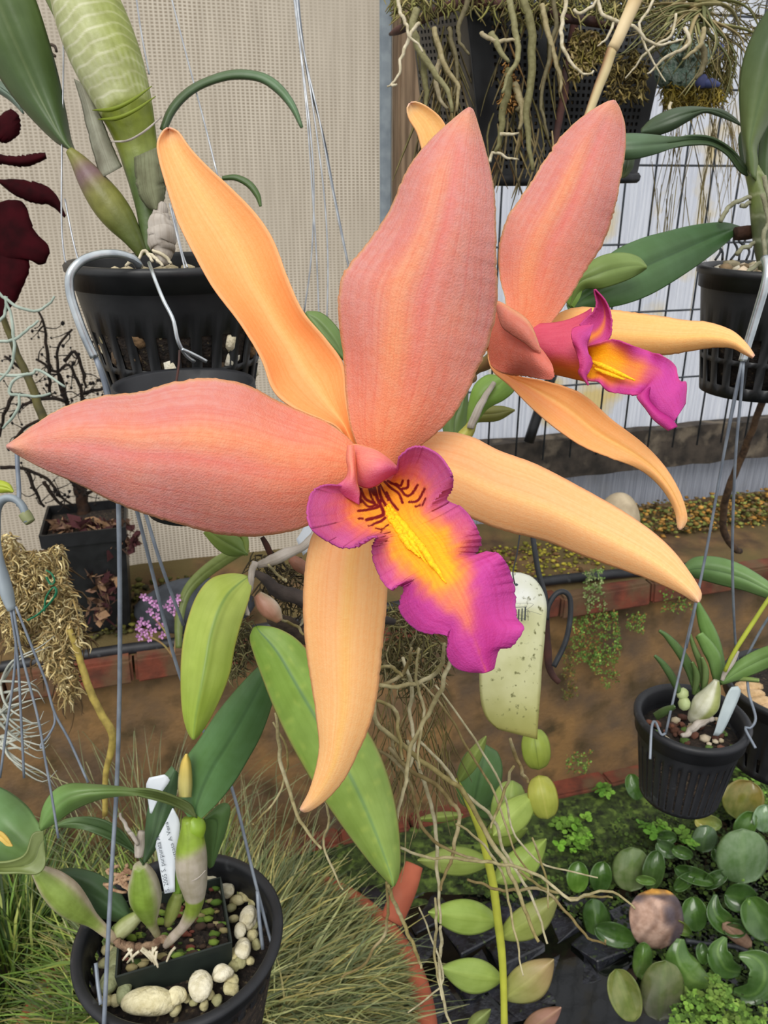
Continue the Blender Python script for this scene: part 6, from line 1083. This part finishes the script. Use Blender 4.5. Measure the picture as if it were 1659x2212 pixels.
carpet('pond_fern', [(1590, 1650), (1659, 1640), (1659, 1740), (1600, 1720)], 80, 76, 'light green fern leaves at the right edge below the black pots', [(120, 156, 66), (100, 136, 56)], 8, z_wat + .05, .03)

# wet slate paving just under water
sp_ = thing('slate_paving', 'wet bluish black slate slabs with open joints at the pond edge, bottom', 'paving', hitz(1150, 2100, z_wat)); rs = np.random.RandomState(81)
for i in range(-1, 5):
    for j in range(-1, 4):
        o0 = hitz(900, 2230, z_wat - .004); ux = np.array([.86, .5, 0]) * .095; uy = np.array([-.5, .86, 0]) * .075
        b = MB(); box(b, o0 + ux * (i + .5 * (j % 2)) + uy * j + ux * .03 + np.array([0, 0, rs.rand() * .006 - .004]), ux * (.84 + rs.rand() * .12), uy * (.82 + rs.rand() * .14), (0, 0, .008), jit=.006, rs=rs)
        bevel(b.build('slab', m_slate, sp_, smooth=False), .002, 1)

# water hyacinth and pond leaves: each rosette a thing
def pond_plant(lab, lv, name='water_hyacinth', grp=None):
    c = hitz(np.mean([q[0] if not isinstance(q[0], list) else q[0][1][0] for q in lv]), np.mean([q[1] if not isinstance(q[0], list) else q[0][1][1] for q in lv]), z_wat + .02); T = thing(name, lab, 'pond plant', c, grp or 'floating pond plants')
    for q in lv:
        if isinstance(q[0], list):
            L, R = ribbon(q[0], q[1]); d = proj(hitz(q[0][1][0], q[0][1][1], z_wat + .06))[2]; leaf(T, L, R, [d, d - .012, d], q[2], q[3], (150, 176, 100), m=m_gloss, bow=[0, q[4], 0], keel=-.001, nt=30, nu=18, th=.0012, ribw=.07); continue
        x, y, rx, ry, ang = q[:5]; a = q[5] if len(q) > 5 else (78, 112, 52); b_ = q[6] if len(q) > 6 else tuple(int(k * 1.12) for k in a); lift = q[7] if len(q) > 7 else .05; cup = q[8] if len(q) > 8 else .006
        d = proj(hitz(x, y, z_wat + lift))[2]; L, R = oval(x, y, rx, ry, ang, 1.0)
        leaf(T, L, R, [d, d - .006, d - .004], a, b_, (150, 176, 100), m=m_gloss, bow=[.001, cup * 2.2, .001], ruf=(.003, 1.1), wob=.002, keel=-.0012, nt=26, nu=16, th=.0012, ribw=.05)
        if len(q) > 9:
            tx, ty = q[9]; ptube('petiole', [(x - rx * .9 * math.cos(math.radians(ang)), y - rx * .9 * math.sin(math.radians(ang)), d), ((x + tx) / 2, (y + ty) / 2, d + .015), (tx, ty, d + .03)], d, [4, 9, 5], mat('petiole', (112, 146, 66), (92, 124, 54), rough=.3, bump=0) if 'petiole' not in bpy.data.materials else bpy.data.materials['petiole'], T, sides=10)
    return T
G1, G2, G3, G4 = (50, 80, 34), (68, 102, 42), (84, 108, 76), (104, 136, 64)
pond_plant('pond plant with a broad grey-green leaf and pale midrib, right edge', [(1604, 1850, 60, 58, -90, G3, (110, 136, 96), .09, -.008, (1604, 1900)), (1610, 1762 + 22, 34, 24, -60, G2, G2, .08), (1652, 1768, 30, 26, -90, (110, 136, 110), (120, 146, 116), .09)])
pond_plant('upright yellowed hyacinth leaf at the right edge under the black pots', [(1606, 1728, 44, 46, -70, (108, 112, 50), (128, 104, 50), .08)], 'pond_leaf')
pond_plant('pond plant with curled dark green cupped leaves right of the dead leaf', [([(1545, 1932), (1546, 1972), (1576, 2000), (1612, 1992)], [4, 20, 22, 6], G1, G2, .01), (1640, 1985, 52, 36, 60, G2, G1, .06, .01, (1600, 2000)), (1600, 1940, 36, 32, 10, G1, G1, .08, .008), (1500, 1975, 38, 28, 80, G2, G1, .05)])
pond_plant('glossy hyacinth rosette lying low at the bottom right', [([(1470, 2028), (1466, 2070), (1490, 2110), (1538, 2126)], [8, 32, 38, 8], G2, G4, -.012), (1518, 2060, 24, 14, 80, G1, G2, .06)])
pond_plant('kidney leaved hyacinth rosette by the twig, lower right edge', [([(1566, 2024), (1552, 2056), (1566, 2088), (1600, 2100)], [5, 24, 26, 10], G2, G1, .01), ([(1596, 2062), (1640, 2080), (1650, 2120), (1622, 2146), (1584, 2140)], [5, 26, 34, 28, 6], G2, G1, .012)])
pond_plant('pair of large olive leaves with a dark burnt patch at the bottom edge', [(1350, 2150, 60, 34, 70, (112, 118, 58), (122, 128, 72), .05, .008), (1430, 2140, 66, 48, 96, (96, 104, 58), (66, 64, 60), .06, -.006), (1388, 2075, 40, 22, -86, G4, G2, .05, -.006, (1386, 2120))])
pond_plant('dark green cupped leaves between the leafy cane and the dead leaf', [(1290, 1990, 50, 30, 76, G1, G2, .03, -.008), (1328, 2020, 46, 26, 20, G1, G2, .03, .006)])
pond_plant('pair of small upright leaves left of the broad pale one', [(1248, 1895, 34, 24, -90, (100, 140, 50), G2, .05, .006), (1298, 1895, 34, 24, -84, G1, G2, .05, .006)])
pond_plant('broad pale olive leaf in shade above the dead leaf', [(1364, 1878, 48, 42, -88, (116, 130, 88), (92, 112, 66), .06, -.006), (1412, 1880, 44, 24, -80, (66, 88, 46), G1, .06), (1395, 1902, 22, 10, 10, G4, G4, .07)])
pond_plant('dark small leaves under the small net pot at the right', [(1522, 1812, 30, 28, -80, (60, 82, 52), (92, 116, 92), .05, -.006), (1440, 1835, 26, 18, 30, (84, 110, 76), G1, .04), (1474, 1842, 24, 14, 20, G2, G1, .05), (1500, 1892, 46, 18, 20, G1, G2, .05, .01), (1370, 1700, 30, 18, 70, G2, G1, .06)])
pond_plant('yellow edged small leaf just below the small net pot', [(1530, 1778, 30, 18, 10, (170, 160, 84), (110, 128, 66), .06, .006)], 'pond_leaf')
pond_plant('green round leaves filling the gap beside the dead leaf, right', [(1560, 1850, 26, 20, 40, G1, G2, .05), (1545, 1900, 30, 18, -30, G1, G1, .04), (1478, 1905, 28, 16, -40, G2, G1, .04), (1440, 1810, 22, 16, 0, G1, G1, .04), (1588, 2010, 24, 16, 10, G1, G1, .04), (1470, 2005, 26, 14, 30, (150, 140, 60), G2, .04)])
dd = proj(hitz(1420, 1980, z_wat + .07))[2]; L, R = oval(1418, 1985, 66, 58, 82, 1.3)
def c_dead(u, t, x, y): n = np.sin(x * .09 + np.sin(y * .05) * 2) * .12; c = mixc((196, 164, 146), (92, 82, 88), sstep(1430, 1450, x + 60 * n - .10 * (y - 1960))); c = mixc(c, (90, 80, 84), 1 - sstep(1935, 1950, y + 50 * n)); c = mixc(c, (216, 160, 66), (1 - sstep(1928, 1936, y)) * .9); return mixc(c, (120, 98, 88), .35 * sstep(.2, 1, np.sin(x * .14 + 2.5 * np.sin(y * .05))))
o = sheet('dead_leaf', L, R, [dd, dd - .014, dd], m_dead, None, nt=36, nu=26, bow=-.010, ruf=(.006, 2.0), wob=.003, col=c_dead, th=.001); tag(o, 'crumpled brown and black dead leaf lying on the pond plants, lower right', 'leaf')
L, R = oval(1592, 2020, 40, 16, 40, 1.2); o = leaf(None, L, R, [dd, dd], (150, 120, 100), (120, 92, 76), name='dead_leaf', m=m_dead, bow=-.006, wob=.002); tag(o, 'small brown withered leaf between the cupped leaves at the lower right edge', 'leaf')
o = ptube('twig', [(1480, 2032), (1530, 2040), (1580, 2044), (1620, 2060), (1650, 2090), (1690, 2130)], dd, [6, 5, 6, 6, 6], m_blackwire, None, wob=.0008); tag(o, 'black rotten twig across the pond plants, lower right edge', 'twig')
L, R = oval(1648, 2190, 60, 20, 70, 1.2); o = leaf(None, L, R, [dd, dd], (150, 126, 110), (110, 90, 80), name='dead_leaf', m=m_dead, bow=-.006); tag(o, 'long dry brown leaf in the very bottom right corner', 'leaf')

# terracotta bowl with a fountain of fine grass
zr = z_wat + .20; tp = hitz(485, 2225, zr); rr = 455 * proj(tp)[2] / FPX
T_ = thing('terracotta_bowl', 'large round terracotta bowl, its curved rim showing at bottom centre', 'pot', tp)
b = MB(); lathe(b, tp, [(.001, -.19), (rr * .6, -.19), (rr * .88, -.03), (rr * .90, -.026), (rr * .90, -.006), (rr * .92, .001), (rr * .985, .003), (rr * 1.015, -.006), (rr * 1.015, -.044), (rr * .985, -.05), (rr * .66, -.2), (.001, -.2)], 96); b.build('bowl', m_terra, T_)
b = MB(); lathe(b, tp, [(.001, -.02), (rr * .5, -.022), (rr * .94, -.03)], 60); b.build('soil', m_soil, T_)
o = ptube('terracotta_shard', [(845, 1990), (862, 1950), (880, 1910), (895, 1868)], [.92, .95], [24, 26, 24, 20], m_terra, None, sides=12); tag(o, 'short terracotta piece leaning on the outside of the bowl rim, below the long leaf', 'shard')
rs = np.random.RandomState(91); b = MB(); N_ = 11000
cg = hitz(330, 1900, zr); 
for k in range(N_):
    a_ = rs.rand() * 6.283; r0 = rr * .80 * math.sqrt(rs.rand()); base = tp + np.array([r0 * math.cos(a_), r0 * math.sin(a_), -.02])
    out = np.array([math.cos(a_), math.sin(a_), 0]) * (.3 + .7 * r0 / rr) + np.array([rs.randn() * .35 + .25, rs.randn() * .35 - .05, 0]); out /= np.linalg.norm(out) + .2
    l = .07 + rs.rand() * .12; up = .45 + rs.rand() * .5; ph = rs.rand()
    reach = (rr * .93 - r0) / max(.3, out @ np.array([math.cos(a_), math.sin(a_), 0])) if (math.cos(a_) > -.1) and k % 12 else 9
    l = max(.03, min(l, reach * 1.1))
    if abs(a_ - 1.9) < .8: up += .35
    p = [base]
    for s_ in range(1, 6):
        f_ = s_ / 5; p.append(base + out * l * (.35 * f_ + .55 * f_ * f_) + np.array([0, 0, l * up * (f_ - .62 * f_ * f_ * (1.1 - .4 * up))]) + rs.randn(3) * .0012)
    p = np.array(p); w_ = .0009 * np.array([.9, 1, 1, .9, .6, .15])[:, None]; side = np.cross(out, [0, 0, 1]); side = side / (np.linalg.norm(side) + 1e-9) + rs.randn(3) * .3
    g = base[0] < tp[0] - .05 and rs.rand() < .6
    if rs.rand() < .10 or (g and rs.rand() < .35): w_ = w_ * 2.0
    c = [(128, 134, 88), (146, 148, 102), (160, 158, 112), (104, 114, 76), (92, 102, 70), (170, 158, 98)][rs.randint(6)] if not g else [(98, 126, 52), (116, 142, 62), (78, 104, 46), (140, 152, 74)][rs.randint(4)]
    c = np.array(c) * (.8 + .4 * rs.rand()); V = np.vstack([p - side * w_, p + side * w_]); b.add(V, [(i, i + 1, i + 7, i + 6) for i in range(5)], lin(np.clip(c, 0, 255)))
b.build('grass', m_grass, T_, kind='stuff')

# loose grass growing at the left of the bowl and tall thin blades behind it
def sedge(par, n, cx, cy, rad, z, lens, wmm, cols, seed, lean=(0, 0), name='grass'):
    rs = np.random.RandomState(seed); b = MB(); c0 = hitz(cx, cy, z)
    for k in range(n):
        a_ = rs.rand() * 6.283; r0 = rad * math.sqrt(rs.rand()); base = c0 + np.array([r0 * math.cos(a_), r0 * math.sin(a_), 0]); out = np.array([math.cos(a_) * .5 + lean[0] + rs.randn() * .3, math.sin(a_) * .5 + lean[1] + rs.randn() * .3, 0])
        l = rs.uniform(*lens); p = np.array([base + out * l * (.2 * f_ + .5 * f_ * f_) + np.array([0, 0, l * (1.0 * f_ - .35 * f_ * f_)]) for f_ in np.linspace(0, 1, 6)]) + rs.randn(6, 3) * .001
        w_ = wmm * np.array([.9, 1, 1, .9, .6, .12])[:, None]; side = np.cross(out, [0, 0, 1]); side = side / (np.linalg.norm(side) + 1e-9) + rs.randn(3) * .3
        c = np.array(cols[rs.randint(len(cols))]) * (.75 + .45 * rs.rand()); b.add(np.vstack([p - side * w_, p + side * w_]), [(i, i + 1, i + 7, i + 6) for i in range(5)], lin(np.clip(c, 0, 255)))
    return b.build(name, m_grass, par, kind='stuff')
sg = sedge(None, 1500, 20, 2090, .13, z_wat + .10, (.10, .24), .0016, [(98, 126, 52), (120, 142, 62), (72, 98, 44), (150, 158, 84), (60, 82, 40)], 95, name='sedge'); tag(sg, 'clump of greener broad-bladed grass at the bottom left edge, left of the round pot', 'grass')
sedge(T_, 150, 330, 1900, .12, zr - .02, (.20, .36), .0007, [(128, 134, 96), (104, 112, 78), (146, 144, 110)], 96, lean=(.02, .1))
sedge(T_, 120, 560, 1960, .10, zr - .02, (.14, .24), .0007, [(128, 134, 96), (104, 112, 78), (146, 144, 110)], 97, lean=(.1, .2))
